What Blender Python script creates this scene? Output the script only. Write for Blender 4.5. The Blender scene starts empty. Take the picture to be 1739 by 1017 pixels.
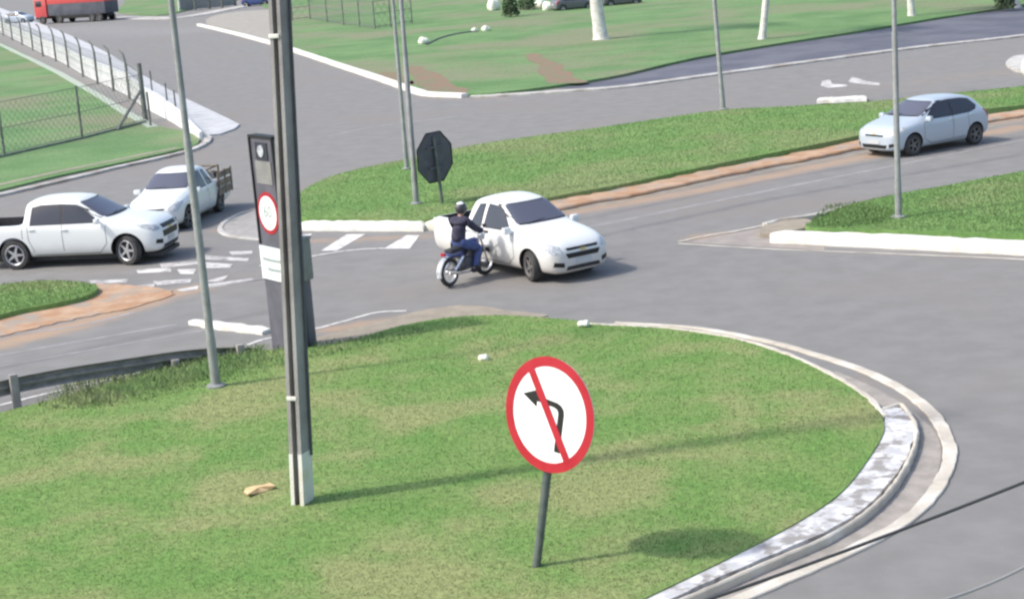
import bpy, bmesh, math, random
import numpy as np
from mathutils import Vector, Matrix
from mathutils.bvhtree import BVHTree
from mathutils.geometry import tessellate_polygon
random.seed(7); rng = np.random.default_rng(7)
sc = bpy.context.scene; col = sc.collection
R = math.radians

# ---------------------------------------------------------------- camera
FPX, TILT, ROLL, CH = 2900.0, R(12.4), math.atan(0.074), 8.2
IW, IH = 1739.0, 1017.0
fw = Vector((0, math.cos(TILT), -math.sin(TILT)))
r0 = Vector((1, 0, 0)); u0 = Vector((0, math.sin(TILT), math.cos(TILT)))
rt = math.cos(ROLL) * r0 - math.sin(ROLL) * u0
up = math.sin(ROLL) * r0 + math.cos(ROLL) * u0
CP = Vector((0, 0, CH))
cd = bpy.data.cameras.new('camera'); cam = bpy.data.objects.new('camera', cd); col.objects.link(cam)
cd.sensor_width = 36; cd.lens = 36 * FPX / IW; cd.clip_end = 6000; cd.clip_start = 0.2
M = Matrix(((rt.x, up.x, -fw.x, 0), (rt.y, up.y, -fw.y, 0), (rt.z, up.z, -fw.z, CH), (0, 0, 0, 1)))
cam.matrix_world = M; sc.camera = cam
def ray(px, py): return fw * FPX + rt * (px - IW / 2) - up * (py - IH / 2)
def G(px, py, z=0.0):
    d = ray(px, py); t = (z - CH) / d.z
    return CP + d * t
def Gs(pts, z=0.0): return [G(x, y, z) for x, y in pts]
def on_plane_y(px, py, Y):
    d = ray(px, py); return CP + d * (Y / d.y)

# ---------------------------------------------------------------- world, sun, exposure
SUN_EL, SUN_AZ = R(47), R(14)          # light travels towards (cos AZ, sin AZ)
w = bpy.data.worlds.new('World'); sc.world = w; w.use_nodes = True
nt = w.node_tree; nt.nodes.clear()
sky = nt.nodes.new('ShaderNodeTexSky'); sky.sky_type = 'NISHITA'; sky.sun_disc = False
sky.sun_elevation = SUN_EL; sky.sun_rotation = math.atan2(-math.cos(SUN_AZ), -math.sin(SUN_AZ))
sky.dust_density = 3.0; sky.air_density = 1.0
bg = nt.nodes.new('ShaderNodeBackground'); bg.inputs[1].default_value = 0.15
wo = nt.nodes.new('ShaderNodeOutputWorld')
nt.links.new(sky.outputs[0], bg.inputs[0]); nt.links.new(bg.outputs[0], wo.inputs[0])
sd = bpy.data.lights.new('sun', 'SUN'); sd.energy = 1.9; sd.angle = R(3.0); sd.color = (1, 0.95, 0.87)
so = bpy.data.objects.new('sun', sd); col.objects.link(so)
ld = Vector((math.cos(SUN_AZ) * math.cos(SUN_EL), math.sin(SUN_AZ) * math.cos(SUN_EL), -math.sin(SUN_EL)))
so.rotation_euler = ld.to_track_quat('-Z', 'Y').to_euler(); so.location = (0, 0, 40)
sc.view_settings.view_transform = 'Standard'; sc.view_settings.look = 'None'
sc.view_settings.exposure = 0.86; sc.view_settings.gamma = 1
sc.render.engine = 'CYCLES'
sc.cycles.pixel_filter_type = 'BLACKMAN_HARRIS'; sc.cycles.filter_width = 2.5
sc.cycles.max_bounces = 6

# ---------------------------------------------------------------- helpers
def mat(name, c, rough=0.8, c2=None, scale=3.0, lo=0.35, hi=0.65, metal=0.0, coat=0.0, bump=0.0, bscale=30, c3=None, scale3=0.4, lo3=.45, hi3=.65, fine=0.0, upn=0.0, spec=0.4, attr=None):
    m = bpy.data.materials.new(name); m.use_nodes = True; t = m.node_tree; b = t.nodes['Principled BSDF']
    b.inputs['Roughness'].default_value = rough; b.inputs['Metallic'].default_value = metal
    b.inputs['Coat Weight'].default_value = coat; b.inputs['Specular IOR Level'].default_value = spec
    b.inputs['Base Color'].default_value = (*c, 1)
    geo = t.nodes.new('ShaderNodeNewGeometry')
    def noise(s, det=6, r=.6):
        n = t.nodes.new('ShaderNodeTexNoise'); n.inputs['Scale'].default_value = s; n.inputs['Detail'].default_value = det; n.inputs['Roughness'].default_value = r
        t.links.new(geo.outputs['Position'], n.inputs['Vector']); return n
    def ramp(n, a, bb):
        q = t.nodes.new('ShaderNodeMapRange'); q.inputs[1].default_value = a; q.inputs[2].default_value = bb; q.interpolation_type = 'SMOOTHSTEP'
        t.links.new(n, q.inputs[0]); return q
    cur = None
    def mix(fac, A, Bc, typ='MIX'):
        x = t.nodes.new('ShaderNodeMix'); x.data_type = 'RGBA'; x.blend_type = typ
        if fac is None: x.inputs[0].default_value = 1
        elif isinstance(fac, float): x.inputs[0].default_value = fac
        else: t.links.new(fac, x.inputs[0])
        for i, v in ((6, A), (7, Bc)):
            if isinstance(v, tuple): x.inputs[i].default_value = (*v, 1)
            else: t.links.new(v, x.inputs[i])
        return x.outputs[2]
    if c2 is not None: cur = mix(ramp(noise(scale).outputs[0], lo, hi).outputs[0], c, c2)
    if c3 is not None: cur = mix(ramp(noise(scale3).outputs[0], lo3, hi3).outputs[0], cur if cur is not None else c, c3)
    if attr:
        for an, ac in attr:
            a = t.nodes.new('ShaderNodeAttribute'); a.attribute_name = an
            n = noise(1.6, 8, .75)
            mm = t.nodes.new('ShaderNodeMath'); mm.operation = 'MULTIPLY_ADD'; t.links.new(n.outputs[0], mm.inputs[0]); mm.inputs[1].default_value = 1.0; mm.inputs[2].default_value = -0.5
            ad = t.nodes.new('ShaderNodeMath'); ad.operation = 'MULTIPLY'; t.links.new(mm.outputs[0], ad.inputs[0]); ad.inputs[1].default_value = 1.6
            s1 = t.nodes.new('ShaderNodeMath'); s1.operation = 'ADD'; t.links.new(a.outputs['Fac'], s1.inputs[0]); t.links.new(ad.outputs[0], s1.inputs[1])
            pr = t.nodes.new('ShaderNodeMath'); pr.operation = 'MULTIPLY'; pr.use_clamp = True; t.links.new(a.outputs['Fac'], pr.inputs[0])
            rr = ramp(s1.outputs[0], 0.1, 0.9); t.links.new(rr.outputs[0], pr.inputs[1])
            cur = mix(pr.outputs[0], cur if cur is not None else c, ac)
    if fine:
        n = noise(bscale, 4, .7); q = t.nodes.new('ShaderNodeMapRange'); q.inputs[1].default_value = .25; q.inputs[2].default_value = .75
        q.inputs[3].default_value = 1 - fine; q.inputs[4].default_value = 1 + fine
        t.links.new(n.outputs[0], q.inputs[0])
        cur = mix(None, cur if cur is not None else c, q.outputs[0], 'MULTIPLY')
    if cur is not None: t.links.new(cur, b.inputs['Base Color'])
    if bump:
        bp = t.nodes.new('ShaderNodeBump'); bp.inputs['Strength'].default_value = bump; bp.inputs['Distance'].default_value = 0.03
        t.links.new(noise(bscale).outputs[0], bp.inputs['Height']); t.links.new(bp.outputs[0], b.inputs['Normal'])
    if upn:
        v = t.nodes.new('ShaderNodeVectorMath'); v.operation = 'SCALE'; v.inputs['Scale'].default_value = 1 - upn; t.links.new(geo.outputs['Normal'], v.inputs[0])
        a = t.nodes.new('ShaderNodeVectorMath'); a.operation = 'ADD'; a.inputs[1].default_value = (0, 0, upn); t.links.new(v.outputs[0], a.inputs[0])
        nn = t.nodes.new('ShaderNodeVectorMath'); nn.operation = 'NORMALIZE'; t.links.new(a.outputs[0], nn.inputs[0]); t.links.new(nn.outputs[0], b.inputs['Normal'])
        tr = t.nodes.new('ShaderNodeBsdfTranslucent'); ms = t.nodes.new('ShaderNodeMixShader'); ms.inputs[0].default_value = .45; mo_ = t.nodes['Material Output']
        if cur is not None: t.links.new(cur, tr.inputs['Color'])
        t.links.new(b.outputs[0], ms.inputs[1]); t.links.new(tr.outputs[0], ms.inputs[2]); t.links.new(ms.outputs[0], mo_.inputs['Surface'])
    return m

def tag(o, label=None, cat=None, group=None, kind=None):
    if label: o['label'] = label
    if cat: o['category'] = cat
    if group: o['group'] = group
    if kind: o['kind'] = kind
    return o
def thing(name, label, cat, loc=(0, 0, 0), rotz=0, group=None):
    o = bpy.data.objects.new(name, None); col.objects.link(o); o.empty_display_size = .2
    o.location = loc; o.rotation_euler = (0, 0, rotz)
    return tag(o, label, cat, group)
class MB:
    def __init__(s): s.v = []; s.f = []
    def add(s, v, f):
        n = len(s.v); s.v += [Vector(p) for p in v]; s.f += [tuple(i + n for i in q) for q in f]; return s
    def box(s, c, d, m=None, bev=0):
        b = bmesh.new(); bmesh.ops.create_cube(b, size=1)
        for v in b.verts: v.co = Vector((v.co.x * d[0], v.co.y * d[1], v.co.z * d[2]))
        if bev: bmesh.ops.bevel(b, geom=b.edges[:], offset=bev, segments=2, affect='EDGES', profile=.6)
        for v in b.verts:
            if m is not None: v.co = m @ v.co
            v.co += Vector(c)
        s.bm(b); return s
    def bm(s, b):
        b.verts.ensure_lookup_table(); b.verts.index_update()
        s.add([v.co.copy() for v in b.verts], [[v.index for v in f.verts] for f in b.faces]); b.free(); return s
    def tube(s, pts, rad, seg=10, cap=True):
        pts = [Vector(p) for p in pts]; n = len(pts)
        rads = rad if isinstance(rad, (list, tuple)) else [rad] * n
        vs = []; fs = []; prev = None
        for i, p in enumerate(pts):
            d = (pts[min(i + 1, n - 1)] - pts[max(i - 1, 0)]).normalized()
            a = prev if prev is not None else (Vector((0, 0, 1)) if abs(d.z) < .9 else Vector((1, 0, 0)))
            x = (a - d * a.dot(d)).normalized(); y = d.cross(x); prev = x
            for k in range(seg):
                t = 2 * math.pi * k / seg; vs.append(p + (x * math.cos(t) + y * math.sin(t)) * rads[i])
        for i in range(n - 1):
            for k in range(seg):
                a = i * seg + k; b2 = i * seg + (k + 1) % seg; fs.append((a, b2, b2 + seg, a + seg))
        if cap: fs.append(tuple(range(seg))[::-1]); fs.append(tuple((n - 1) * seg + k for k in range(seg)))
        return s.add(vs, fs)
    def lathe(s, prof, seg=32, m=None, closed=False):     # prof (r, h) about local Z
        vs = []; fs = []; n = len(prof)
        for r_, h in prof:
            for k in range(seg):
                t = 2 * math.pi * k / seg; p = Vector((r_ * math.cos(t), r_ * math.sin(t), h)); vs.append(m @ p if m is not None else p)
        for i in range(n if closed else n - 1):
            j = (i + 1) % n
            for k in range(seg):
                k2 = (k + 1) % seg; fs.append((i * seg + k, i * seg + k2, j * seg + k2, j * seg + k))
        if not closed:
            if prof[0][0] > 1e-4: fs.append(tuple(range(seg))[::-1])
            if prof[-1][0] > 1e-4: fs.append(tuple((n - 1) * seg + k for k in range(seg)))
        return s.add(vs, fs)
    def prism(s, poly, z0, z1, m=None):                 # 2D polygon extruded in local Z
        n = len(poly); vs = [Vector((p[0], p[1], z0)) for p in poly] + [Vector((p[0], p[1], z1)) for p in poly]
        if m is not None: vs = [m @ v for v in vs]
        tri = tessellate_polygon([[Vector((p[0], p[1], 0)) for p in poly]])
        fs = [tuple(t)[::-1] for t in tri] + [tuple(i + n for i in t) for t in tri]
        fs += [(i, (i + 1) % n, (i + 1) % n + n, i + n) for i in range(n)]
        return s.add(vs, fs)
    def build(s, name, m, parent=None, smooth=35):
        me = bpy.data.meshes.new(name); me.from_pydata(s.v, [], s.f); me.validate(); me.update()
        b = bmesh.new(); b.from_mesh(me); bmesh.ops.recalc_face_normals(b, faces=b.faces); b.to_mesh(me); b.free()
        if smooth: me.shade_smooth(); me.set_sharp_from_angle(angle=R(smooth))
        me.materials.append(m); o = bpy.data.objects.new(name, me); col.objects.link(o)
        if parent is not None: o.parent = parent
        return o
def spline(pts, n=8, closed=False):
    P = [Vector(p) for p in pts]; out = []; N = len(P)
    rngi = range(N if closed else N - 1)
    for i in rngi:
        g = lambda k: P[k % N] if closed else P[max(0, min(N - 1, k))]
        a, b, c, d = g(i - 1), g(i), g(i + 1), g(i + 2)
        def tan(p, q, r_):
            v = r_ - p; L = v.length
            return v / L * min((q - p).length or 1e9, (r_ - q).length or 1e9) if L > 1e-6 else v
        m0, m1 = tan(a, b, c), tan(b, c, d); Lm = (c - b).length
        if m0.length > Lm: m0 = m0 * (Lm / m0.length)
        if m1.length > Lm: m1 = m1 * (Lm / m1.length)
        for k in range(n):
            t = k / n
            out.append(b * (2 * t ** 3 - 3 * t * t + 1) + m0 * (t ** 3 - 2 * t * t + t) + c * (3 * t * t - 2 * t ** 3) + m1 * (t ** 3 - t * t))
    if not closed: out.append(P[-1])
    return out
def ribbon(name, pts, wl, wr, h, m, z0=0.0, jit=0.0, bev=0.02, n=8, smooth=True, kind='structure'):
    """strip along a ground polyline: wl to its left, wr to its right; h>0 gives a raised kerb with chamfered edges"""
    P = spline(pts, n) if smooth else [Vector(p) for p in pts]
    mb = MB(); vs = []; fs = []; N = len(P)
    for i, p in enumerate(P):
        d = (P[min(i + 1, N - 1)] - P[max(i - 1, 0)]); d.z = 0; d.normalize(); L = Vector((-d.y, d.x, 0))
        a = (wl(i / (N - 1)) if callable(wl) else wl) + random.uniform(-jit, jit); b = (wr(i / (N - 1)) if callable(wr) else wr) + random.uniform(-jit, jit)
        if h > 0:
            for o_, z in ((a, z0 - .03), (a, z0 + h - bev), (a - bev, z0 + h), (-b + bev, z0 + h), (-b, z0 + h - bev), (-b, z0 - .03)):
                vs.append(Vector((p.x, p.y, 0)) + L * o_ + Vector((0, 0, z)))
        else:
            for o_ in (a, -b): vs.append(Vector((p.x, p.y, 0)) + L * o_ + Vector((0, 0, z0)))
    K = 6 if h > 0 else 2
    for i in range(N - 1):
        for k in range(K - 1): fs.append((i * K + k, i * K + k + 1, (i + 1) * K + k + 1, (i + 1) * K + k))
    if h > 0: fs.append(tuple(range(K))); fs.append(tuple((N - 1) * K + k for k in range(K)))
    mb.add(vs, fs); o = mb.build(name, m, smooth=30)
    if kind: o['kind'] = kind
    return o
def rough_poly(pts, n=6, amp=.05):
    P = spline(pts, n, closed=True)
    return [p + Vector((random.uniform(-amp, amp), random.uniform(-amp, amp), 0)) for p in P]
def slab(name, pts, z, m, z0=-.03, kind='structure', parent=None):
    """flat-topped island or patch: polygon pts (world xy) with top at z and sides to z0"""
    mb = MB(); mb.prism([(p.x, p.y) for p in pts], z0, z)
    o = mb.build(name, m, parent, smooth=20)
    if kind: o['kind'] = kind
    return o
def sheet(name, pts, z, m, kind='structure'):
    mb = MB(); tri = tessellate_polygon([[Vector((p.x, p.y, 0)) for p in pts]])
    mb.add([Vector((p.x, p.y, z)) for p in pts], [tuple(t) for t in tri]); o = mb.build(name, m, smooth=0)
    me = o.data
    if len(me.polygons) and me.polygons[0].normal.z < 0: me.flip_normals()
    if kind: o['kind'] = kind
    return o
def pole_dir(base, top, z=0.0):
    """axis of a post standing at base px whose line passes the top px, in the vertical plane facing +Y through its base"""
    B = G(*base, z); T = on_plane_y(top[0], top[1], B.y); return B, (T - B).normalized()

# ---------------------------------------------------------------- materials
A1 = (.176, .174, .166)
m_asph = mat('asphalt', A1, .92, (.207, .203, .195), 1.3, .3, .7, c3=(.20, .185, .17), scale3=.12, lo3=.45, hi3=.7, bscale=60, fine=.13, bump=.15,
             attr=(('dirt', (.36, .25, .165)), ('dark', (.105, .105, .11)), ('pale', (.29, .285, .28))))
m_path = mat('dark_asphalt', (.085, .09, .115), .9, (.125, .13, .155), .3, bscale=30, fine=.1)
m_conc = mat('concrete', (.40, .39, .36), .9, (.50, .49, .46), 2.5, c3=(.30, .27, .23), scale3=.8, bscale=40, fine=.1, bump=.2)
m_conc2 = mat('weathered_whitewash', (.44, .44, .445), .9, (.64, .64, .625), 4.0, .38, .62, c3=(.28, .265, .25), scale3=3.2, lo3=.50, hi3=.60, bscale=50, fine=.15, bump=.4)
m_white = mat('white_kerb_paint', (.68, .67, .62), .8, (.60, .55, .42), 2.2, .45, .75, bscale=30, fine=.06, bump=.2)
m_cream = mat('cream_paint', (.50, .46, .385), .85, (.38, .34, .285), 3.0, .4, .7, c3=(.60, .575, .51), scale3=1.5, bscale=40, fine=.1, bump=.15)
m_line = mat('road_paint', (.62, .61, .58), .8, (.34, .33, .32), 5.0, .45, .7, bscale=40, fine=.1)
m_stripe = mat('worn_crossing_paint', (.50, .49, .47), .85, (.26, .25, .245), 3.2, .42, .62, c3=(.60, .59, .56), scale3=1.1, bscale=40, fine=.12)
m_faint = mat('faded_road_paint', (.33, .325, .32), .85, (.25, .245, .245), 2.5, .35, .6)
m_clay = mat('clay_dirt', (.36, .205, .115), .95, (.44, .31, .21), 1.6, .35, .65, c3=(.30, .26, .215), scale3=1.1, lo3=.5, hi3=.65, bscale=35, fine=.15, bump=.4)
m_sand = mat('sandy_verge', (.31, .27, .21), .95, (.25, .22, .175), 2.2, bscale=35, fine=.15, bump=.3)
m_soil = mat('gravel_verge', (.27, .255, .22), .95, (.33, .31, .27), 1.2, bscale=20, fine=.12)
def grass_mat(name, a, b, c, s=1.1, **k): return mat(name, a, .95, b, s, .35, .65, c3=c, scale3=s * .3, lo3=.45, hi3=.62, bscale=9, fine=.34, spec=.15, **k)
GA, GB, GC = (.125, .23, .062), (.165, .25, .08), (.23, .26, .11)
m_grassN = grass_mat('grass_ground_near', GA, GB, GC)
m_grassM = grass_mat('grass_ground_median', (.135, .25, .075), (.17, .28, .09), (.21, .27, .11), .5)
m_grassF = grass_mat('grass_ground_far', (.105, .195, .078), (.15, .245, .105), (.19, .21, .125), .22)
m_blade = grass_mat('grass_blade', (.165, .295, .09), (.215, .33, .11), (.275, .335, .145), upn=.93)
m_bladeM = grass_mat('grass_blade_median', (.185, .305, .115), (.22, .33, .13), (.265, .325, .155), .5, upn=.95)
m_weed = grass_mat('weed_blade', (.26, .40, .17), (.31, .43, .20), (.38, .43, .24), upn=.95)
m_paint = mat('white_car_paint', (.70, .725, .72), .3, coat=.5, spec=.5)
m_silver = mat('silver_car_paint', (.44, .50, .56), .35, metal=.15, coat=.6)
m_glass = mat('tinted_glass', (.03, .034, .045), .12, spec=.6)
m_wglass = mat('windscreen_glass', (.09, .095, .125), .12, spec=.6)
m_black = mat('black_plastic', (.022, .022, .025), .6, (.035, .035, .04), 12)
m_rub = mat('tyre_rubber', (.035, .035, .037), .85, (.06, .058, .055), 9)
m_rim = mat('alloy_rim', (.50, .51, .53), .35, metal=.7)
m_drim = mat('dusty_steel_rim', (.17, .165, .16), .6, metal=.3)
m_lamp = mat('headlamp_lens', (.55, .58, .60), .12, (.30, .32, .34), 14, coat=.8)
m_chrome = mat('chrome', (.7, .7, .72), .2, metal=.9)
m_gold = mat('gold_trim', (.55, .40, .12), .35, metal=.6)
m_plate = mat('number_plate', (.48, .49, .50), .5)
m_seam = mat('panel_gap', (.10, .10, .10), .7)
m_red = mat('sign_red', (.35, .007, .018), .5, (.39, .014, .026), 3, coat=.1)
m_signw = mat('sign_white', (.80, .81, .80), .35, (.74, .77, .77), 2.5, coat=.2)
m_signk = mat('sign_black', (.012, .012, .012), .5)
m_galv = mat('galvanised_steel', (.30, .315, .305), .6, (.24, .25, .24), 4, metal=.3, bscale=10, fine=.08)
m_postd = mat('dark_painted_steel', (.085, .105, .10), .55, (.13, .15, .14), 6, metal=.2)
m_signback = mat('sign_back_grey', (.075, .08, .095), .6, (.10, .105, .12), 4)
m_pole = mat('pole_concrete', (.29, .275, .262), .9, (.23, .215, .208), 2.5, c3=(.33, .32, .31), scale3=.7, bscale=30, fine=.1, bump=.25)
m_box = mat('grey_enclosure', (.19, .195, .185), .6, (.23, .23, .22), 5)
m_totem = mat('totem_casing', (.085, .088, .105), .45, (.115, .115, .14), 2.5)
m_placard = mat('placard_white', (.74, .80, .79), .5)
m_txt = mat('placard_text', (.28, .33, .32), .6)
m_fence = mat('dark_fence_concrete', (.11, .12, .11), .9, (.17, .18, .165), 3, bscale=20, fine=.1)
m_wire = mat('fence_wire', (.16, .18, .17), .6, metal=.4)
m_cable = mat('cable_black', (.05, .05, .052), .6)
m_cable2 = mat('cable_grey', (.26, .26, .26), .6)
m_jeans = mat('blue_denim', (.06, .085, .21), .9, (.085, .115, .27), 9, bscale=60, fine=.15)
m_shirt = mat('dark_jacket', (.03, .03, .05), .9, (.055, .05, .08), 8)
m_skin = mat('skin', (.36, .22, .16), .6)
m_helmet = mat('dark_helmet', (.05, .05, .058), .4, coat=.3)
m_moto = mat('motorcycle_black', (.03, .03, .04), .35, (.06, .06, .08), 6, coat=.4)
m_blue = mat('motorcycle_blue', (.05, .07, .2), .35, coat=.4)
m_trunk = mat('whitewashed_trunk', (.66, .66, .62), .9, (.50, .49, .43), 2.5, bscale=8, fine=.12, bump=.3)
m_bark = mat('grey_bark', (.27, .25, .21), .95, (.36, .33, .28), 2.5, bscale=8, fine=.15, bump=.4)
m_frond = mat('palm_frond', (.05, .11, .035), .7, (.08, .15, .05), 2)
m_leaf = mat('shrub_leaf', (.045, .075, .035), .8, (.08, .12, .06), 5)
m_stone = mat('painted_stone', (.80, .82, .70), .85, (.66, .67, .56), 5)
m_board = mat('tan_cardboard', (.55, .37, .18), .9, (.66, .48, .28), 12)
m_rtruck = mat('red_truck_paint', (.50, .07, .07), .4, coat=.5)
m_slate = mat('slate_trailer', (.06, .066, .085), .6, (.095, .10, .12), .8)
m_bluev = mat('blue_van_paint', (.045, .075, .22), .4, coat=.5)
m_dgrey = mat('grey_car_paint', (.13, .13, .145), .35, coat=.6)
m_rust = mat('rusty_load', (.16, .12, .09), .9, (.30, .25, .20), 6, bscale=20, fine=.2)
m_burlap = mat('pale_sack', (.48, .45, .36), .95, (.36, .33, .26), 8)

def low_tint(m, amt, top):  # mixes beige into the paint low on the body, fading upward with noise
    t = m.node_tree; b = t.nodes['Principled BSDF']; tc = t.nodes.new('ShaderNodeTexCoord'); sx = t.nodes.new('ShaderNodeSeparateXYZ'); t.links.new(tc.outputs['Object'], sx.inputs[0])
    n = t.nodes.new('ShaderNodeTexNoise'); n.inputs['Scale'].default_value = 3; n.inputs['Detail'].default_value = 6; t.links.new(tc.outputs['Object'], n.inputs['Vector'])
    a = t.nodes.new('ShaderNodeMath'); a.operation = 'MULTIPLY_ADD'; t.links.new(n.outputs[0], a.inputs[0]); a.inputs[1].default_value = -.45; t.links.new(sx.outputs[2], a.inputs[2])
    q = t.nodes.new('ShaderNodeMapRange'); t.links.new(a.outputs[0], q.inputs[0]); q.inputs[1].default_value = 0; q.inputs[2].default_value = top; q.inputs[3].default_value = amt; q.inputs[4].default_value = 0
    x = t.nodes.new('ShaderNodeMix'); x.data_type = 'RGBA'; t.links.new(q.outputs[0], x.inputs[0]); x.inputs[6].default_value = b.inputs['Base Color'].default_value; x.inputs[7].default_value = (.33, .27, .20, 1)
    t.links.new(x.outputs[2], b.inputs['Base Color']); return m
m_paint_tint = low_tint(mat('low_tinted_white_car_paint', (.70, .72, .715), .35, coat=.4), .55, .55)
low_tint(m_paint, .30, .45)

# ---------------------------------------------------------------- ground, road
def polydist(P, poly):
    d = np.full(len(P), 1e9)
    for a, b in zip(poly[:-1], poly[1:]):
        a = np.array([a.x, a.y]); b = np.array([b.x, b.y]); ab = b - a
        t = np.clip(((P - a) @ ab) / (ab @ ab + 1e-9), 0, 1)
        d = np.minimum(d, np.linalg.norm(P - (a + t[:, None] * ab), axis=1))
    return d
def make_road():
    ys = np.concatenate([np.arange(8, 62, .3), np.arange(62, 120, .8), np.arange(120, 420, 3)])
    xs = np.concatenate([np.arange(-130, -24, 3), np.arange(-24, 26, .3), np.arange(26, 131, 3)])
    X, Y = np.meshgrid(xs, ys); n, m_ = X.shape
    V = np.stack([X.ravel(), Y.ravel(), np.zeros(X.size)], 1)
    idx = np.arange(X.size).reshape(n, m_)
    Fq = np.stack([idx[:-1, :-1], idx[:-1, 1:], idx[1:, 1:], idx[1:, :-1]], -1).reshape(-1, 4)
    me = bpy.data.meshes.new('road'); me.vertices.add(len(V)); me.vertices.foreach_set('co', V.ravel())
    me.loops.add(Fq.size); me.loops.foreach_set('vertex_index', Fq.ravel().astype(np.int32))
    me.polygons.add(len(Fq)); me.polygons.foreach_set('loop_start', np.arange(0, Fq.size, 4, dtype=np.int32))
    me.update(); me.validate()
    P = V[:, :2]
    dirt = [([(940, 365), (1200, 322), (1450, 270), (1739, 215)], .8, .8), ([(0, 585), (130, 552), (290, 500), (330, 490)], .7, .9), ([(520, 410), (720, 402)], .5, .7),
            ([(1200, 402), (1330, 400)], .7, .75), ([(560, 560), (690, 540), (780, 528)], .5, .8), ([(1450, 150), (1739, 120)], 2.6, .35), ([(900, 175), (1300, 140)], 2.0, .2), ([(1460, 640), (1590, 730), (1560, 830)], .35, .45),
            ([(380, 390), (440, 390)], .8, .5), ([(0, 335), (330, 255)], .6, .5), ([(700, 168), (860, 168)], 1.2, .4), ([(1640, 215), (1739, 200)], 1.0, .7)]
    dark = [([(930, 420), (1300, 340), (1739, 262)], .28, .75), ([(930, 385), (1300, 308), (1739, 232)], .28, .65), ([(0, 625), (250, 570), (450, 530)], .3, .65), ([(0, 690), (200, 640), (440, 600)], .8, .6), ([(550, 545), (700, 505), (860, 480)], .35, .3), ([(1100, 470), (1500, 500), (1739, 600)], 1.2, .12)]
    pale = [([(940, 402), (1300, 322), (1739, 245)], .25, .4), ([(100, 50), (300, 55)], 9., .5), ([(560, 470), (720, 440)], .8, .18), ([(0, 470), (330, 455)], .8, .3)]
    for nm, L in (('dirt', dirt), ('dark', dark), ('pale', pale)):
        acc = np.zeros(len(V))
        for pts, wd, am in L:
            acc = np.maximum(acc, am * np.exp(-(polydist(P, Gs(pts)) / wd) ** 2))
        a = me.attributes.new(nm, 'FLOAT', 'POINT'); a.data.foreach_set('value', acc.astype(np.float32))
    me.materials.append(m_asph); o = bpy.data.objects.new('road', me); col.objects.link(o); o['kind'] = 'structure'
gp = MB(); gp.add([(-3000, -200, -.06), (3000, -200, -.06), (3000, 5000, -.06), (-3000, 5000, -.06)], [(0, 1, 2, 3)])
gp.build('ground', m_grassF, smooth=0)['kind'] = 'structure'
make_road()

# ---------------------------------------------------------------- grass scatter
def inside(px, py, poly):
    c = np.zeros(len(px), bool); n = len(poly)
    for i in range(n):
        x1, y1 = poly[i].x, poly[i].y; x2, y2 = poly[i - 1].x, poly[i - 1].y
        k = ((y1 > py) != (y2 > py)); t = (x2 - x1) * (py - y1) / (y2 - y1 + 1e-12) + x1
        c ^= k & (px < t)
    return c
def in_view(x, y, z=0):
    d0 = np.stack([x, y, np.full(len(x), z - CH)], 1); Z = d0 @ np.array(fw)
    u = d0 @ np.array(rt) / Z * FPX + IW / 2; v = IH / 2 - d0 @ np.array(up) / Z * FPX
    return (u > -120) & (u < IW + 120) & (v > -60) & (v < IH + 160)
def blades(name, poly, z, n, h, wd, m, lean=.6, label='short mown green grass on the island', keep=None):
    xs = [p.x for p in poly]; ys = [p.y for p in poly]
    # density falls with distance: sample y with weight 1/y^2
    y0, y1 = max(min(ys), 14), max(ys); uu = rng.random(n * 3)
    y = 1 / (1 / y0 + uu * (1 / y1 - 1 / y0)); x = rng.uniform(min(xs), max(xs), n * 3)
    k = inside(x, y, poly) & in_view(x, y, z); x = x[k][:n]; y = y[k][:n]
    if keep is not None:
        k = keep(x, y); x = x[k]; y = y[k]
    n = len(x)
    if n == 0: return
    sc_ = np.clip(y / 28, .8, 4.5)
    an = rng.uniform(0, 2 * np.pi, n); hh = h * rng.uniform(.5, 1.3, n) * sc_ ** .5; ww = wd * rng.uniform(.7, 1.4, n) * sc_
    la = rng.uniform(0, 2 * np.pi, n); lr = lean * hh * rng.uniform(.2, 1, n)
    dx, dy = np.cos(an) * ww / 2, np.sin(an) * ww / 2
    V = np.zeros((n, 4, 3))
    V[:, 0] = np.stack([x - dx, y - dy, np.full(n, z - .005)], 1); V[:, 1] = np.stack([x + dx, y + dy, np.full(n, z - .005)], 1)
    V[:, 2] = np.stack([x + dx * .7 + np.cos(la) * lr * .4, y + dy * .7 + np.sin(la) * lr * .4, z + hh * .6], 1)
    V[:, 3] = np.stack([x + np.cos(la) * lr, y + np.sin(la) * lr, z + hh], 1)
    Fc = np.array([[0, 1, 2], [0, 2, 3]]); Fq = (np.arange(n)[:, None, None] * 4 + Fc).reshape(-1, 3)
    me = bpy.data.meshes.new(name); me.vertices.add(n * 4); me.vertices.foreach_set('co', V.ravel())
    me.loops.add(Fq.size); me.loops.foreach_set('vertex_index', Fq.ravel().astype(np.int32))
    me.polygons.add(len(Fq)); me.polygons.foreach_set('loop_start', np.arange(0, Fq.size, 3, dtype=np.int32)); me.update()
    me.materials.append(m); o = bpy.data.objects.new(name, me); col.objects.link(o)
    return tag(o, label, 'grass', kind='stuff')

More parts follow.
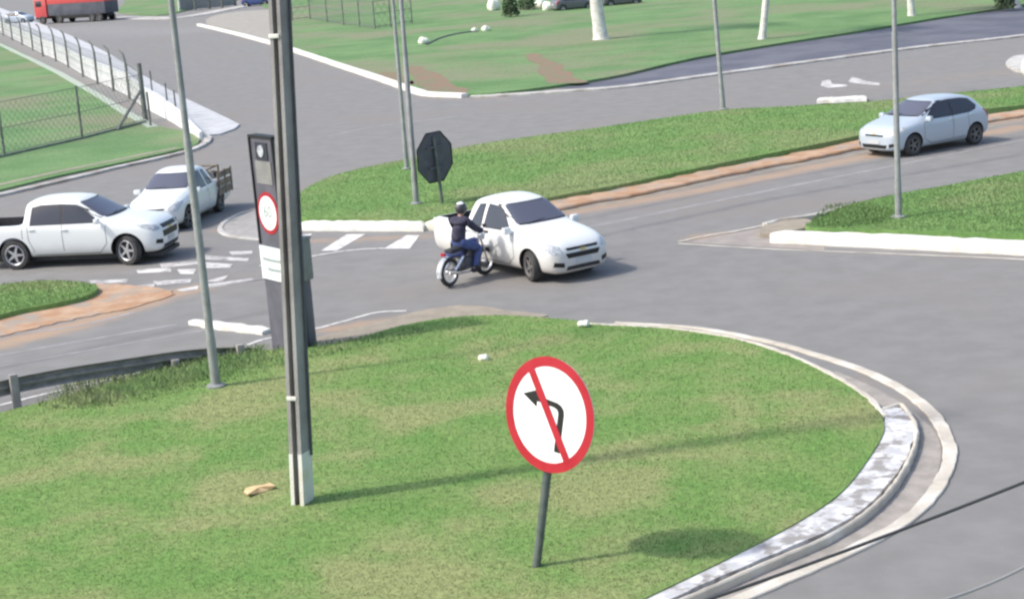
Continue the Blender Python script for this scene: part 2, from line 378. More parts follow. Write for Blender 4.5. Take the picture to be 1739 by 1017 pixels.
# ---- foreground island
hI = .12
isl_px = [(-140, 735), (0, 700), (110, 672), (220, 640), (330, 606), (450, 594), (520, 590), (600, 575), (680, 553), (760, 539), (850, 535), (950, 541), (1040, 551),
          (1130, 556), (1230, 570), (1300, 588), (1360, 610), (1420, 640), (1470, 672), (1497, 705), (1500, 735), (1470, 785), (1425, 838), (1350, 888), (1230, 950), (1080, 1022), (900, 1110), (400, 1250), (-300, 1250), (-300, 800)]
isl = spline(Gs(isl_px, hI), 5, closed=True)
slab('traffic_island_lawn', isl, hI, m_grassN)
blades('lawn_grass', isl, hI, 170000, .021, .012, m_blade, label='short mown green grass covering the front island')
# kerb round the nose
kp = Gs([(985, 549), (1040, 552), (1130, 557), (1230, 571), (1300, 589), (1360, 611), (1420, 641), (1470, 673), (1502, 706)], hI)
ribbon('island_kerb', kp, .08, .03, .135, m_cream, jit=.02)
# whitewashed sloping concrete apron on the near right side
ap = Gs([(1503, 706), (1530, 702), (1553, 735), (1545, 775), (1515, 825), (1470, 872), (1400, 915), (1290, 962), (1180, 1010), (1120, 1040), (960, 1110), (930, 1100), (1080, 1020), (1232, 948), (1352, 886), (1427, 836), (1472, 783), (1502, 733)])
slab('concrete_apron', [p + Vector((random.uniform(-.02, .02), random.uniform(-.02, .02), 0)) for p in spline(ap, 4, closed=True)], .10, m_conc2)
ribbon('apron_kerb', Gs([(1500, 705), (1532, 697), (1556, 735), (1549, 780), (1520, 832), (1474, 880), (1404, 924), (1294, 972), (1184, 1021), (1000, 1100)]), .035, .035, .125, m_cream, jit=.01)
ribbon('gutter_kerb', Gs([(1045, 549), (1180, 558), (1300, 580), (1380, 602), (1470, 632), (1540, 668), (1590, 712), (1613, 765), (1600, 815), (1545, 880), (1440, 938), (1280, 1008), (1100, 1085)]),
       lambda t: .05 + .06 * min(1, t * 2.2), lambda t: .05 + .05 * min(1, t * 2.2), .035, m_cream, jit=.012, bev=.012)
ribbon('gutter_channel', Gs([(1410, 632), (1470, 660), (1530, 700), (1570, 750), (1560, 815), (1500, 880), (1400, 938), (1260, 1000), (1100, 1070)]),
       lambda t: .12 + .1 * min(1, t * 3), lambda t: .12 + .1 * min(1, t * 3), 0, mat('gutter_dirt', (.26, .24, .215), .95, (.34, .31, .28), 3, bscale=40, fine=.15), z0=.004)
# sandy verge between lane line and lawn
slab('sandy_verge', rough_poly(Gs([(520, 592), (530, 578), (600, 558), (680, 537), (740, 524), (800, 520), (860, 528), (930, 536), (880, 542), (760, 548), (680, 562), (600, 584), (540, 600)]), 5, .04), .02, m_sand)
ribbon('edge_line', Gs([(420, 586), (450, 576), (530, 560), (590, 544), (640, 531), (690, 528)]), .05, .05, 0, m_line, z0=.008, jit=.01)
ribbon('edge_line', Gs([(-60, 703), (0, 688), (80, 668), (170, 648), (300, 618), (420, 590)]), .05, .05, 0, m_line, z0=.006, jit=.01)
# ---- white splitter kerb bar
def bar(name, a, b, wd, h, m, z0=0, taper=False, n=18, label=None, cat=None, group=None):
    A, B = G(*a), G(*b); d = (B - A); L = d.length; d.normalize(); nrm = Vector((-d.y, d.x, 0))
    vs = []; fs = []; K = 6
    for i in range(n + 1):
        t = i / n; p = A.lerp(B, t); ww = wd * (1 if not taper else min(1, .15 + t * 3)) / 2; hh = h * (1 if 0 < i < n else .7) * random.uniform(.90, 1.06)
        jx = random.uniform(-.03, .03)
        for o_, z in ((-ww, z0 - .02), (-ww * .97, z0 + hh * .8), (-ww * .7, z0 + hh), (ww * .7, z0 + hh), (ww * .97, z0 + hh * .8), (ww, z0 - .02)):
            vs.append(p + nrm * (o_ + jx) + Vector((0, 0, z)))
    for i in range(n):
        for k in range(K - 1): fs.append((i * K + k, i * K + k + 1, (i + 1) * K + k + 1, (i + 1) * K + k))
        fs.append((i * K, (i + 1) * K, (i + 1) * K + K - 1, i * K + K - 1))
    fs.append(tuple(range(K))); fs.append(tuple(n * K + k for k in range(K)))
    o = MB().add(vs, fs).build(name, m, smooth=40)
    if label: tag(o, label, cat, group)
    return o
bar('kerb_block', (322, 551), (455, 566), .30, .12, m_white, taper=True, label='low white pointed kerb block on the road behind the dark equipment column', cat='kerb')
# ---- left median with clay edge
slab('clay_verge', rough_poly(Gs([(-80, 598), (0, 573), (70, 556), (140, 540), (215, 526), (290, 503), (285, 494), (235, 487), (170, 483), (90, 500), (-80, 535)]), 7, .07), .022, m_clay)
sl = spline(Gs([(-90, 500), (0, 483), (60, 477), (120, 477), (165, 485), (150, 500), (100, 513), (40, 524), (0, 534), (-90, 556)], .14), 5, closed=True)
slab('median_grass_patch', sl, .14, m_grassM); blades('median_grass', sl, .14, 9000, .03, .012, m_bladeM, label='grass tuft strip on the left median by the pickup')
# ---- big centre median (C)
hC = .20
C_px = [(505, 368), (503, 345), (512, 325), (560, 300), (630, 282), (700, 268), (800, 247), (900, 232), (1000, 219), (1110, 203), (1225, 187), (1350, 180), (1480, 172), (1600, 160), (1739, 146), (1900, 128),
        (1900, 155), (1739, 178), (1640, 190), (1450, 232), (1330, 256), (1200, 282), (1060, 312), (960, 330), (880, 347), (790, 364), (722, 372), (600, 369)]
Cw = spline(Gs(C_px, hC), 4, closed=True)
slab('centre_median', Cw, hC, m_grassM)
blades('median_grass', Cw, hC, 90000, .018, .012, m_bladeM, label='short green grass over the centre median')
ribbon('median_kerb', Gs([(780, 384), (880, 368), (960, 351), (1060, 333), (1200, 303), (1330, 277), (1450, 253), (1640, 212), (1739, 196), (1900, 172)]), lambda t: .75, lambda t: .42, .10, m_clay, jit=.12, bev=.04)
ribbon('median_gutter', Gs([(880, 378), (960, 359), (1060, 341), (1200, 311), (1330, 285), (1450, 262), (1640, 222), (1739, 206)]), .1, .14, 0, m_sand, z0=.006, jit=.05)
def barrier(name, a, b, h, z0, label, group):
    return bar(name, a, b, .26, h, m_white, z0=z0, n=26, label=label, cat='kerb', group=group)
barrier('white_kerb', (508, 391), (722, 392), .27, 0, 'long white painted kerb in front of the centre median, left of the motorcycle', 'white painted kerbs')
barrier('white_kerb', (726, 390), (800, 392), .27, 0, 'short white kerb piece behind the motorcycle rider', 'white painted kerbs')
barrier('white_kerb', (1312, 411), (1900, 440), .30, .02, 'long bright white kerb holding the grass at the right edge', 'white painted kerbs')
# median west nose outline
nose = spline(Gs([(515, 408), (470, 408), (425, 405), (385, 399), (374, 387), (392, 371), (430, 357), (505, 345)]), 6)
sheet('median_nose', nose, .004, mat('nose_asphalt', (.27, .255, .245), .95, (.34, .33, .31), 3, bscale=30, fine=.15))
ribbon('nose_line', Gs([(510, 409), (470, 409), (425, 406), (385, 400), (374, 387), (392, 371), (430, 357), (505, 344)]), .08, .08, .03, m_conc, jit=.02, bev=.01)
# chevrons and stripes
def quad(name, px, m, z=.008): return sheet(name, [p + Vector((random.uniform(-.02, .02), random.uniform(-.02, .02), 0)) for p in Gs(px)], z, m)
quad('chevron_marking', [(545, 426), (572, 426), (620, 398), (590, 398)], m_line)
quad('chevron_marking', [(652, 423), (695, 423), (712, 400), (690, 400)], m_line)
quad('chevron_marking', [(500, 416), (522, 410), (530, 397), (508, 400)], m_line)
ribbon('nose_edge_line', Gs([(440, 452), (490, 445), (540, 434), (600, 425), (660, 422)]), .06, .06, 0, m_line, z0=.0115, jit=.02)
for q in ([(344, 434), (344, 441), (420, 444), (424, 439)], [(270, 449), (335, 443), (335, 449), (275, 455)], [(345, 446), (395, 449), (392, 455), (345, 456)], [(232, 458), (290, 455), (290, 463), (235, 464)],
          [(300, 458), (333, 457), (328, 466), (305, 466)], [(260, 478), (325, 474), (322, 480), (268, 485)], [(355, 476), (388, 468), (380, 478), (352, 479)], [(300, 493), (336, 486), (336, 492), (312, 496)], [(225, 487), (262, 482), (262, 487), (235, 491)],
          [(388, 428), (430, 426), (428, 432), (395, 433)], [(345, 484), (430, 473), (432, 477), (346, 490)], [(150, 477), (220, 474), (215, 480), (155, 482)]):
    quad('road_stripe', q, m_stripe)
ribbon('edge_line', Gs([(340, 489), (440, 475), (530, 462)]), .05, .05, 0, m_faint, z0=.012, jit=.02)
ribbon('lane_line', Gs([(0, 603), (150, 577), (300, 551)]), .05, .05, 0, m_faint, z0=.004, jit=.02)
ribbon('lane_line', Gs([(0, 622), (200, 586), (350, 560)]), .04, .04, 0, m_faint, z0=.004, jit=.02)
ribbon('lane_line', Gs([(930, 400), (1200, 345), (1450, 295), (1739, 238)]), .06, .06, 0, m_faint, z0=.004, jit=.02)
ribbon('edge_line', Gs([(0, 568), (120, 556), (230, 530)]), .06, .06, 0, m_faint, z0=.004, jit=.02)
ribbon('lane_line', Gs([(555, 232), (640, 215), (780, 198)]), .05, .05, 0, m_faint, z0=.004, jit=.02)
# ---- right median (B)
hB = .28
B_px = [(1372, 386), (1390, 370), (1440, 348), (1520, 330), (1600, 316), (1739, 290), (1900, 262), (1900, 410), (1739, 398), (1600, 394), (1460, 389)]
Bw = spline(Gs(B_px, hB), 4, closed=True)
slab('right_median', Bw, hB, m_grassM); blades('median_grass', Bw, hB, 30000, .025, .012, m_bladeM, label='green grass behind the long white kerb at right')
sheet('median_tip', Gs([(1165, 412), (1240, 398), (1330, 380), (1372, 372), (1400, 375), (1400, 425), (1300, 420)]), .004, mat('tip_asphalt', (.25, .225, .205), .95, (.31, .28, .25), 2, bscale=30, fine=.15))
ribbon('tip_line', Gs([(1152, 414), (1300, 423), (1450, 429), (1600, 435), (1739, 441), (1900, 448)]), .05, .05, 0, m_cream, z0=.009, jit=.02)
ribbon('tip_line', Gs([(1152, 411), (1200, 401), (1260, 391), (1330, 376)]), .06, .06, 0, m_cream, z0=.012, jit=.02)
ribbon('median_kerb', Gs([(1300, 389), (1330, 381), (1390, 372), (1440, 359), (1520, 341), (1600, 327), (1739, 300), (1900, 272)]), .10, .08, .16, m_conc, jit=.03)
slab('concrete_nose', rough_poly(Gs([(1290, 404), (1300, 390), (1330, 382), (1372, 380), (1380, 392), (1330, 402)]), 4, .03), .13, m_sand)
# ---- upper grass (D), dark path, kerbs
hD = .15
D_px = [(478, 74), (560, 102), (650, 130), (720, 154), (790, 160), (850, 157), (960, 143), (1060, 126), (1180, 98), (1340, 71), (1450, 54), (1600, 29), (1739, 8), (1900, -22), (1900, -120), (1300, -125), (700, -70), (430, -30), (488, 30)]
Dw = spline(Gs(D_px, hD), 3, closed=True)
slab('upper_lawn', Dw, hD, m_grassF)
sheet('dark_footpath', spline(Gs([(950, 150), (1060, 124), (1180, 94), (1340, 68), (1600, 25), (1739, 4), (1900, -26), (1900, 40), (1739, 60), (1560, 80), (1400, 101), (1250, 123), (1100, 143)], .012), 3, closed=True), .012, m_path)
ribbon('upper_kerb', Gs([(800, 166), (860, 163), (950, 157), (1060, 149), (1200, 130), (1400, 103), (1560, 82), (1739, 62), (1900, 40)]), .35, .35, .09, m_conc, jit=.05)
ribbon('white_edge_kerb', Gs([(338, 44), (400, 59), (470, 78), (560, 108), (650, 138), (720, 162), (790, 166)]), .22, .22, .20, m_white, jit=.03)
slab('gravel_verge', spline(Gs([(350, 40), (400, 54), (478, 76), (500, 60), (498, 30), (470, 18), (400, 22), (360, 30)]), 3, closed=True), .10, m_soil)
ribbon('sidewalk', Gs([(170, 36), (195, 31), (290, 32), (340, 26), (400, 14), (440, 6)]), 1.3, 1.3, .08, m_conc, jit=.1)
slab('corner_lawn', spline(Gs([(215, 2), (200, 22), (240, 27), (285, 26), (330, 16), (400, 2), (420, -25), (230, -25)]), 3, closed=True), .12, m_grassF)
for q in ([(715, 150), (700, 140), (690, 118), (712, 112), (745, 130), (790, 150), (788, 158), (750, 158)], [(895, 92), (925, 95), (960, 118), (990, 140), (940, 142), (915, 118)], [(640, 128), (660, 122), (690, 130), (700, 146), (672, 140)]):
    sheet('bare_soil_patch', rough_poly(Gs(q, hD + .008), 4, .3), hD + .008, mat('bare_soil', (.235, .135, .095), .95, (.17, .165, .095), .9, .35, .6, bscale=10, fine=.2))
# white paint arrow remains and kerb stub on upper road
quad('road_arrow', [(1394, 146), (1396, 138), (1410, 136), (1413, 143), (1438, 145), (1438, 148), (1405, 150)], m_stripe)
quad('road_arrow', [(1440, 140), (1446, 132), (1456, 133), (1470, 138), (1495, 142), (1493, 146), (1462, 143)], m_stripe)
bar('kerb_stub', (1388, 176), (1472, 172), .8, .16, m_white, z0=.05, label='short whitish kerb stub at the far rim of the centre median', cat='kerb')
slab('road_end_island', spline(Gs([(1708, 110), (1722, 99), (1760, 95), (1800, 100), (1800, 118), (1739, 124), (1718, 119)]), 4, closed=True), .10, m_conc)
# ---- left field (E), sidewalk, low wall
hE = .08
E_px = [(-260, -40), (-120, 22), (0, 72), (100, 122), (200, 182), (262, 212), (318, 224), (338, 236), (330, 247), (290, 257), (200, 277), (100, 298), (0, 322), (-200, 368), (-500, 330), (-700, 60)]
Ew = spline(Gs(E_px, hE), 4, closed=True)
slab('left_field', Ew, hE, m_grassF)
ribbon('verge_kerb', Gs([(-160, 372), (0, 334), (100, 311), (200, 287), (290, 267), (335, 254), (356, 240), (345, 228)]), .22, .12, .10, m_conc, jit=.05)
ribbon('sand_strip', Gs([(-120, 338), (0, 312), (100, 290), (200, 270), (300, 250)], .1), .1, .28, 0, m_sand, z0=hE + .01, jit=.05)
slab('sidewalk', spline(Gs([(407, 214), (313, 168), (240, 128), (180, 90), (120, 62), (60, 38), (-40, 0), (-120, -22), (-160, -10), (-60, 26), (20, 60), (90, 88), (150, 115), (220, 150), (300, 197), (352, 232)]), 3, closed=True), .07, mat('pale_sidewalk', (.40, .41, .42), .9, (.48, .49, .50), 1.2, bscale=20, fine=.08))
ribbon('drain_kerb', Gs([(-100, 30), (0, 76), (100, 124), (215, 192), (262, 216)], hE), .25, .25, .10, mat('mossy_concrete', (.30, .36, .29), .9, (.36, .40, .34), 1.5), jit=.04)

# ---------------------------------------------------------------- fences
def fence_post(parent, px, py, hh, arm, rad, z0=hE, dirv=Vector((-.5, .75, 0))):
    B = G(px, py, z0) - parent.location; b = MB(); a = dirv.normalized()
    pts = [B + Vector((0, 0, -.1)), B + Vector((0, 0, hh))]
    b.tube(pts, [rad, rad * .85], 6)
    if arm: b.tube([B + Vector((0, 0, hh - .03)), B + a * arm * .35 + Vector((0, 0, hh + arm * .6)), B + a * arm + Vector((0, 0, hh + arm * .85))], rad * .75, 6)
    return b.build('post', m_fence, parent)
F1 = [(220, 166), (193, 153), (166, 141), (141, 129), (116, 113), (95, 103), (73, 95), (56, 85), (38, 76), (21, 68), (6, 60), (-12, 52), (-30, 42), (-48, 34)]
fr = thing('roadside_fence', 'wire fence with dark bent-top concrete posts and low white wall beside the upper left road', 'fence', G(245, 205, hE))
F1w = [G(247, 190, hE)] + [G(x, y, hE) for x, y in F1]
for x, y in F1: fence_post(fr, x, y, 2.0, .75, .085)
for x, y, h_ in ((262, 186, 2.0), (287, 200, 1.7), (301, 207, 1.5)): fence_post(fr, x, y, h_, .0, .045)
def wires(parent, pts, hs, r=.018):
    b = MB()
    for h_ in hs:
        b.tube([p - parent.location + Vector((0, 0, h_)) for p in pts], r, 4)
    return b.build('wire', m_wire, parent, smooth=0)
def diamond(parent, pts, h, gap, r=.006):
    """woven wire: crossed thin strands between the posts"""
    b = MB()
    for p, q in zip(pts[:-1], pts[1:]):
        L = (q - p).length; d = (q - p) / L; k = -h
        while k < L:
            for sgn in (0, 1):
                t0, t1 = max(0, k), min(L, k + h)
                if t1 > t0:
                    z0, z1 = (t0 - k), (t1 - k)
                    if sgn: z0, z1 = h - z0, h - z1
                    A = p + d * t0 - parent.location + Vector((0, 0, z0)); Bq = p + d * t1 - parent.location + Vector((0, 0, z1))
                    b.tube([A, Bq], r, 3, cap=False)
            k += gap
    return b.build('wire_mesh', m_wire, parent, smooth=0)
wires(fr, F1w, (.9, 1.45, 2.0)); diamond(fr, F1w, 1.95, .8, .008)
lw = MB(); pts = [G(x, y, 0) for x, y in ((342, 238), (322, 224), (300, 211), (275, 197), (247, 183), (220, 163), (193, 150), (166, 138), (141, 126), (116, 111), (95, 100), (73, 91), (38, 73), (6, 57), (-30, 40))]
hts = [.35, .55, .8, 1.0, 1.15] + [1.3] * 20; vs = []; fs = []
for i, p in enumerate(pts):
    d = pts[min(i + 1, len(pts) - 1)] - pts[max(i - 1, 0)]; d.z = 0; d.normalize(); L = Vector((-d.y, d.x, 0))
    for o_, z in ((-.07, -.05), (-.07, hts[i]), (.07, hts[i]), (.07, -.05)): vs.append(p - fr.location + L * o_ + Vector((0, 0, z)))
for i in range(len(pts) - 1):
    for k in range(3): fs.append((i * 4 + k, i * 4 + k + 1, i * 4 + k + 5, i * 4 + k + 4))
fs.append((0, 1, 2, 3)); lw.add(vs, fs)
lw.build('low_wall', mat('white_wall', (.72, .74, .74), .85, (.58, .60, .60), 1.0, bscale=20, fine=.08), fr)
# corner post with brace, second run
cp = MB(); Bc = G(247, 203, hE) - fr.location
cp.tube([Bc + Vector((0, 0, -.1)), Bc + Vector((0, 0, 2.75))], [.14, .11], 8); cp.build('corner_post', m_fence, fr)
br = MB(); Bb = G(199, 222, hE) - fr.location; br.tube([Bb, Bc + Vector((-.05, 0, 1.45))], .075, 6); br.build('brace', m_fence, fr)
f2 = thing('field_fence', 'plain wire fence with thin straight posts running left from the braced corner post', 'fence', G(140, 236, hE))
for x, y, h_ in ((140, 236, 2.4), (8, 266, 2.5), (256, 214, 1.6), (-130, 300, 2.5)): fence_post(f2, x, y, h_, 0, .06)
F2w = [G(247, 208, hE), G(140, 236, hE), G(8, 266, hE), G(-130, 300, hE)]
wires(f2, F2w, (.15, 1.2, 2.3), .014); diamond(f2, F2w, 2.25, .35, .006)
b = MB()
for p, q in zip(F2w[:-1], F2w[1:]):
    mid = (p + q) / 2 - f2.location; d = q - p
    b.box((mid.x, mid.y, .03), (d.length, .14, .14), Matrix.Rotation(math.atan2(d.y, d.x), 3, 'Z'))
b.build('footing', mat('footing_concrete', (.16, .19, .15), .9, (.22, .26, .2), 3), f2)
f3 = thing('lawn_fence', 'thin wire fence on the upper lawn behind the tall concrete pole', 'fence', G(600, 44, hD))
F3 = [(497, 36), (527, 33), (556, 38), (584, 43), (611, 46), (637, 50), (664, 46), (700, 40)]
for x, y in F3: fence_post(f3, x, y, 2.4, 0, .06, hD)
F3w = [G(x, y, hD) for x, y in F3]; wires(f3, F3w, (.2, 1.3, 2.35), .025); diamond(f3, F3w, 2.3, .9, .012)
f4 = thing('panel_fence', 'pale grey panel fence at the very top left of centre', 'fence', G(350, 14))
P4 = [(305, 20), (332, 17), (356, 15), (378, 13), (400, 10)]
for i, (x, y) in enumerate(P4):
    o = fence_post(f4, x, y, 3.2, 0, .16)
    if i == 0: o.data.materials[0] = m_trunk
for a, c in zip(P4[:-1], P4[1:]):
    A, Bq = G(*a) - f4.location, G(*c) - f4.location; mid = (A + Bq) / 2; d = Bq - A
    MB().box((mid.x, mid.y, 1.6), (d.length - .3, .08, 3.0), Matrix.Rotation(math.atan2(d.y, d.x), 3, 'Z')).build('panel', m_galv, f4)

# ---------------------------------------------------------------- guardrail
gr = thing('guardrail', 'weathered grey steel crash barrier sinking into the weeds at the left edge', 'guardrail', G(30, 697, 0))
gpx = [(-160, 745), (-60, 718), (30, 694), (120, 674), (210, 654), (300, 633), (360, 620), (410, 610), (450, 602)]
gz = [.54, .54, .54, .52, .46, .38, .30, .20, .08]
W = [(-.15, .0), (-.13, .03), (-.09, .075), (-.05, .075), (-.02, .01), (.02, .01), (.05, .075), (.09, .075), (.13, .03), (.15, 0)]
gpts = spline([(*G(x, y).xy, z) for (x, y), z in zip(gpx, gz)], 4); b = MB(); vs = []; fs = []
for i, p in enumerate(gpts):
    d = gpts[min(i + 1, len(gpts) - 1)] - gpts[max(i - 1, 0)]; d.z = 0; d.normalize(); L = Vector((-d.y, d.x, 0))
    for z, o_ in W: vs.append(p - gr.location + L * (o_ + .12) + Vector((0, 0, z - .12)))
for i in range(len(gpts) - 1):
    for k in range(len(W) - 1): fs.append((i * 10 + k, i * 10 + k + 1, i * 10 + k + 11, i * 10 + k + 10))
b.add(vs, fs); o = b.build('rail', mat('weathered_steel', (.20, .195, .185), .7, (.30, .28, .26), 5, metal=.2), gr)
sm = o.modifiers.new('s', 'SOLIDIFY'); sm.thickness = .006
for (x, y), z in ((gpx[0], .6), (gpx[2], .66), (gpx[5], .26), (gpx[7], .30)):
    p = G(x, y) - gr.location; MB().box((p.x, p.y, z / 2 - .05), (.15, .13, z + .12), Matrix.Rotation(.45, 3, 'Z'), bev=.01).build('post', m_pole, gr)

# weeds along the rail
wp = spline(Gs([(60, 690), (120, 650), (220, 622), (330, 598), (420, 588), (480, 586), (560, 580), (640, 568), (700, 556), (720, 566), (640, 588), (520, 612), (420, 640), (300, 668), (180, 692)], .12), 3, closed=True)
blades('weeds', wp, .12, 3500, .07, .016, m_weed, lean=.7, label='taller pale weeds growing along the guardrail')
wp = spline(Gs([(95, 668), (200, 632), (330, 604), (440, 594), (430, 625), (300, 655), (150, 690)], .12), 3, closed=True)
blades('weeds', wp, .12, 2600, .12, .014, m_weed, lean=.8, label='tallest pale weeds hiding the end of the guardrail')
wp = spline(Gs([(1378, 384), (1400, 352), (1450, 344), (1500, 352), (1530, 368), (1460, 384)], hB), 3, closed=True)
blades('weeds', wp, hB, 1800, .05, .014, m_bladeM, lean=.7, label='tufty grass at the left end of the long white kerb')

# ---------------------------------------------------------------- poles
def lamp_post(base, top, label, r0_=.10, r1_=.055, H_=9.5, armdir=1, z=hC):
    B, d = pole_dir(base, top, z); t = thing('lamp_post', label, 'lamp post', B, group='slender steel lamp posts')
    tip = d * H_
    MB().tube([Vector((0, 0, 0)) - d * .1, d * .9, d * .95, d * 4.6, d * 4.65, tip], [r0_, r0_ * .96, r0_ * .86, r0_ * .8, r0_ * .68, r1_], 12).build('pole', m_galv, t)
    MB().tube([tip, tip + Vector((armdir * .4, 0, .35)), tip + Vector((armdir * 1.6, 0, .5))], .035, 8).build('arm', m_galv, t)
    hd = MB().box((tip.x + armdir * 1.9, tip.y, tip.z + .52), (.7, .26, .12), bev=.04).build('lamp_head', m_galv, t)
    MB().box((tip.x + armdir * 1.9, tip.y, tip.z + .452), (.4, .18, .02)).build('lens', m_lamp, hd)
    MB().lathe([(r0_ * 2.0, 0), (r0_ * 2.0, .03), (r0_ * 1.1, .06)], 12).build('base_plate', m_galv, t)
    return t
lamp_post((367, 656), (290, 0), 'slender leaning steel lamp post standing in the weeds by the guardrail', .092, armdir=-1, z=hI)
lamp_post((691, 287), (667, 0), 'steel lamp post just left of its twin, at the left of the dark sign', .085)
lamp_post((707, 346), (681, 0), 'steel lamp post nearest the dark octagonal sign, right one of the close pair', .095)
lamp_post((1228, 186), (1213, 0), 'steel lamp post on the far rim of the centre median', .11)
lamp_post((1526, 369), (1518, 0), 'steel lamp post behind the long white kerb, crossing in front of the silver hatchback', .09, z=hB)

B, d = pole_dir((514, 852), (473, 0), hI)
t = thing('utility_pole', 'tall grooved concrete utility pole with white painted foot on the front lawn', 'utility pole', B)
def hsec(w_, dp, fl, gd): 
    a, c = w_ / 2, dp / 2
    return [(-a, -c), (-a + fl, -c), (-a + fl, -c + gd), (a - fl, -c + gd), (a - fl, -c), (a, -c), (a, c), (a - fl, c), (a - fl, c - gd), (-a + fl, c - gd), (-a + fl, c), (-a, c)]
def hpole(z0, z1, s0, s1, name, m):
    q = hsec(.205, .31, .06, .13); vs = []; fs = []; rz = Matrix.Rotation(R(-22), 3, 'Z'); nS = 10
    for i in range(nS + 1):
        tt = i / nS; z = z0 + (z1 - z0) * tt; s_ = s0 + (s1 - s0) * tt
        for x, y in q: vs.append(rz @ Vector((x * s_, y * s_, 0)) + d * z)
    for i in range(nS):
        for k in range(12): fs.append((i * 12 + k, i * 12 + (k + 1) % 12, (i + 1) * 12 + (k + 1) % 12, (i + 1) * 12 + k))
    fs.append(tuple(nS * 12 + k for k in range(12)))
    return MB().add(vs, fs).build(name, m, t, smooth=20)
hpole(-.05, 10.5, 1.0, .80, 'shaft', m_pole); hpole(-.04, .78, 1.035, 1.03, 'painted_foot', m_white)
rz = Matrix.Rotation(R(-22), 3, 'Z')
for z in (1.62, 6.8):
    MB().box(rz @ Vector((-.02, -.14, 0)) + d * z, (.16, .04, .06), rz, bev=.01).build('bracket', m_white, t)
MB().box(d * 9.9 + Vector((0, -.22, 0)), (1.8, .09, .11), bev=.01).build('crossarm', m_bark, t)
for xx in (-.8, -.3, .35, .8): MB().lathe([(.02, 0), (.05, .02), (.03, .06), (.05, .09), (.02, .14)], 10, Matrix.Translation(d * 9.96 + Vector((xx, -.22, 0)))).build('insulator', m_signk, t)
MB().tube([rz @ Vector((.13, .10, 0)) + d * .7, rz @ Vector((.115, .09, 0)) + d * 9.5], .02, 8).build('conduit', m_signback, t)

# ---------------------------------------------------------------- signs
def facing(yaw):  # local x = right along the face, local z up, face normal -y ; yaw>0 turns it to face left
    return Matrix.Rotation(yaw, 4, 'Z')
def disc_poly(rr, n=48, c=(0, 0)): return [(c[0] + rr * math.cos(2 * math.pi * k / n), c[1] + rr * math.sin(2 * math.pi * k / n)) for k in range(n)]
B, d = pole_dir((911, 961), (930, 800), hI)
t = thing('no_left_turn_sign', 'round red-rimmed white sign with struck-out black left arrow on the front lawn', 'road sign', B)
S_ = 1 / (FPX / ((B - CP).dot(fw)))
rad = 97 * S_; cz = (961 - 697) * S_ / math.cos(TILT)
ctr = d * cz
Msign = Matrix.Translation(ctr) @ Matrix.Rotation(math.atan2(d.x, d.z), 4, 'Y') @ Matrix.Rotation(R(-44), 4, 'Z') @ Matrix.Rotation(R(90), 4, 'X')   # local xy plane -> upright, +z -> towards viewer (-y)
MB().tube([-d * .1, d * (cz + rad * .8)], .055 * 1.0, 12).build('post', m_postd, t)
fo = .10
pl = MB().prism(disc_poly(rad), fo - .012, fo, Msign).build('plate', m_signw, t, smooth=30)
def ring(ro, ri, z0, z1, n=64):
    b = MB(); b.lathe([(ri, z0), (ri, z1), (ro, z1), (ro, z0)], n, Msign, closed=True); return b
ring(rad * 1.005, rad * .835, fo + .001, fo + .006).build('red_border', m_red, t, smooth=30)
def rpoly(pts, dx=0, dy=0): return [((x + dx) * rad, (y + dy) * rad) for x, y in pts]
MB().prism(rpoly([(.22, -.60), (.35, -.60), (.35, .08), (.33, .16), (.27, .22), (.18, .25), (-.28, .26), (-.28, .165), (.12, .155), (.19, .13), (.22, .08)], -.02, .0), fo + .001, fo + .004, Msign).build('arrow_stem', m_signk, t)
MB().prism(rpoly([(-.28, .37), (-.28, .06), (-.62, .215)], -.02, 0), fo + .001, fo + .004, Msign).build('arrow_head', m_signk, t)
q = R(-53); ca, sa = math.cos(q), math.sin(q); L = .87; hw = .075
MB().prism(rpoly([(-L * ca - hw * sa * -1, -L * sa - hw * ca), (L * ca + hw * sa, L * sa - hw * ca), (L * ca - hw * sa, L * sa + hw * ca), (-L * ca - hw * sa, -L * sa + hw * ca)][:0] or
          [(-L * ca + hw * -sa, -L * sa + hw * ca), (L * ca + hw * -sa, L * sa + hw * ca), (L * ca - hw * -sa, L * sa - hw * ca), (-L * ca - hw * -sa, -L * sa - hw * ca)]), fo + .005, fo + .009, Msign).build('red_slash', m_red, t)
for z in (-.5, .5):
    MB().box(ctr + d * z * rad + Vector((0, -.02, 0)), (.14, .06, .05)).build('clamp', m_galv, t)

B, d = pole_dir((751, 345), (741, 268), hC)
t = thing('octagonal_sign', 'dark grey octagonal sign seen from behind on the centre median', 'road sign', B)
S_ = 1 / (FPX / ((B - CP).dot(fw))); rad = 43.5 * S_; cz = (345 - 268) * S_ / math.cos(TILT)
MB().tube([-d * .1, d * (cz + rad * .8)], .05, 10).build('post', m_postd, t)
Mo = Matrix.Translation(d * cz) @ Matrix.Rotation(R(48), 4, 'Z') @ Matrix.Rotation(R(90), 4, 'X')
oc = [(rad * 1.04 * math.cos(R(22.5 + 45 * k)), rad * 1.04 * math.sin(R(22.5 + 45 * k))) for k in range(8)]
MB().prism(oc, -.08, -.065, Mo).build('plate', m_signback, t)
bb = MB()
for k in range(8):
    a, c = oc[k], oc[(k + 1) % 8]; pa = Mo @ Vector((a[0], a[1], -.06)); pc = Mo @ Vector((c[0], c[1], -.06)); bb.tube([pa, pc], .018, 6)
bb.build('rim', m_signk, t)
for z in (-.4, .4): MB().box(d * (cz + z * rad), (.9 * rad, .04, .06), Matrix.Rotation(R(48), 3, 'Z')).build('bracket', m_signback, t)

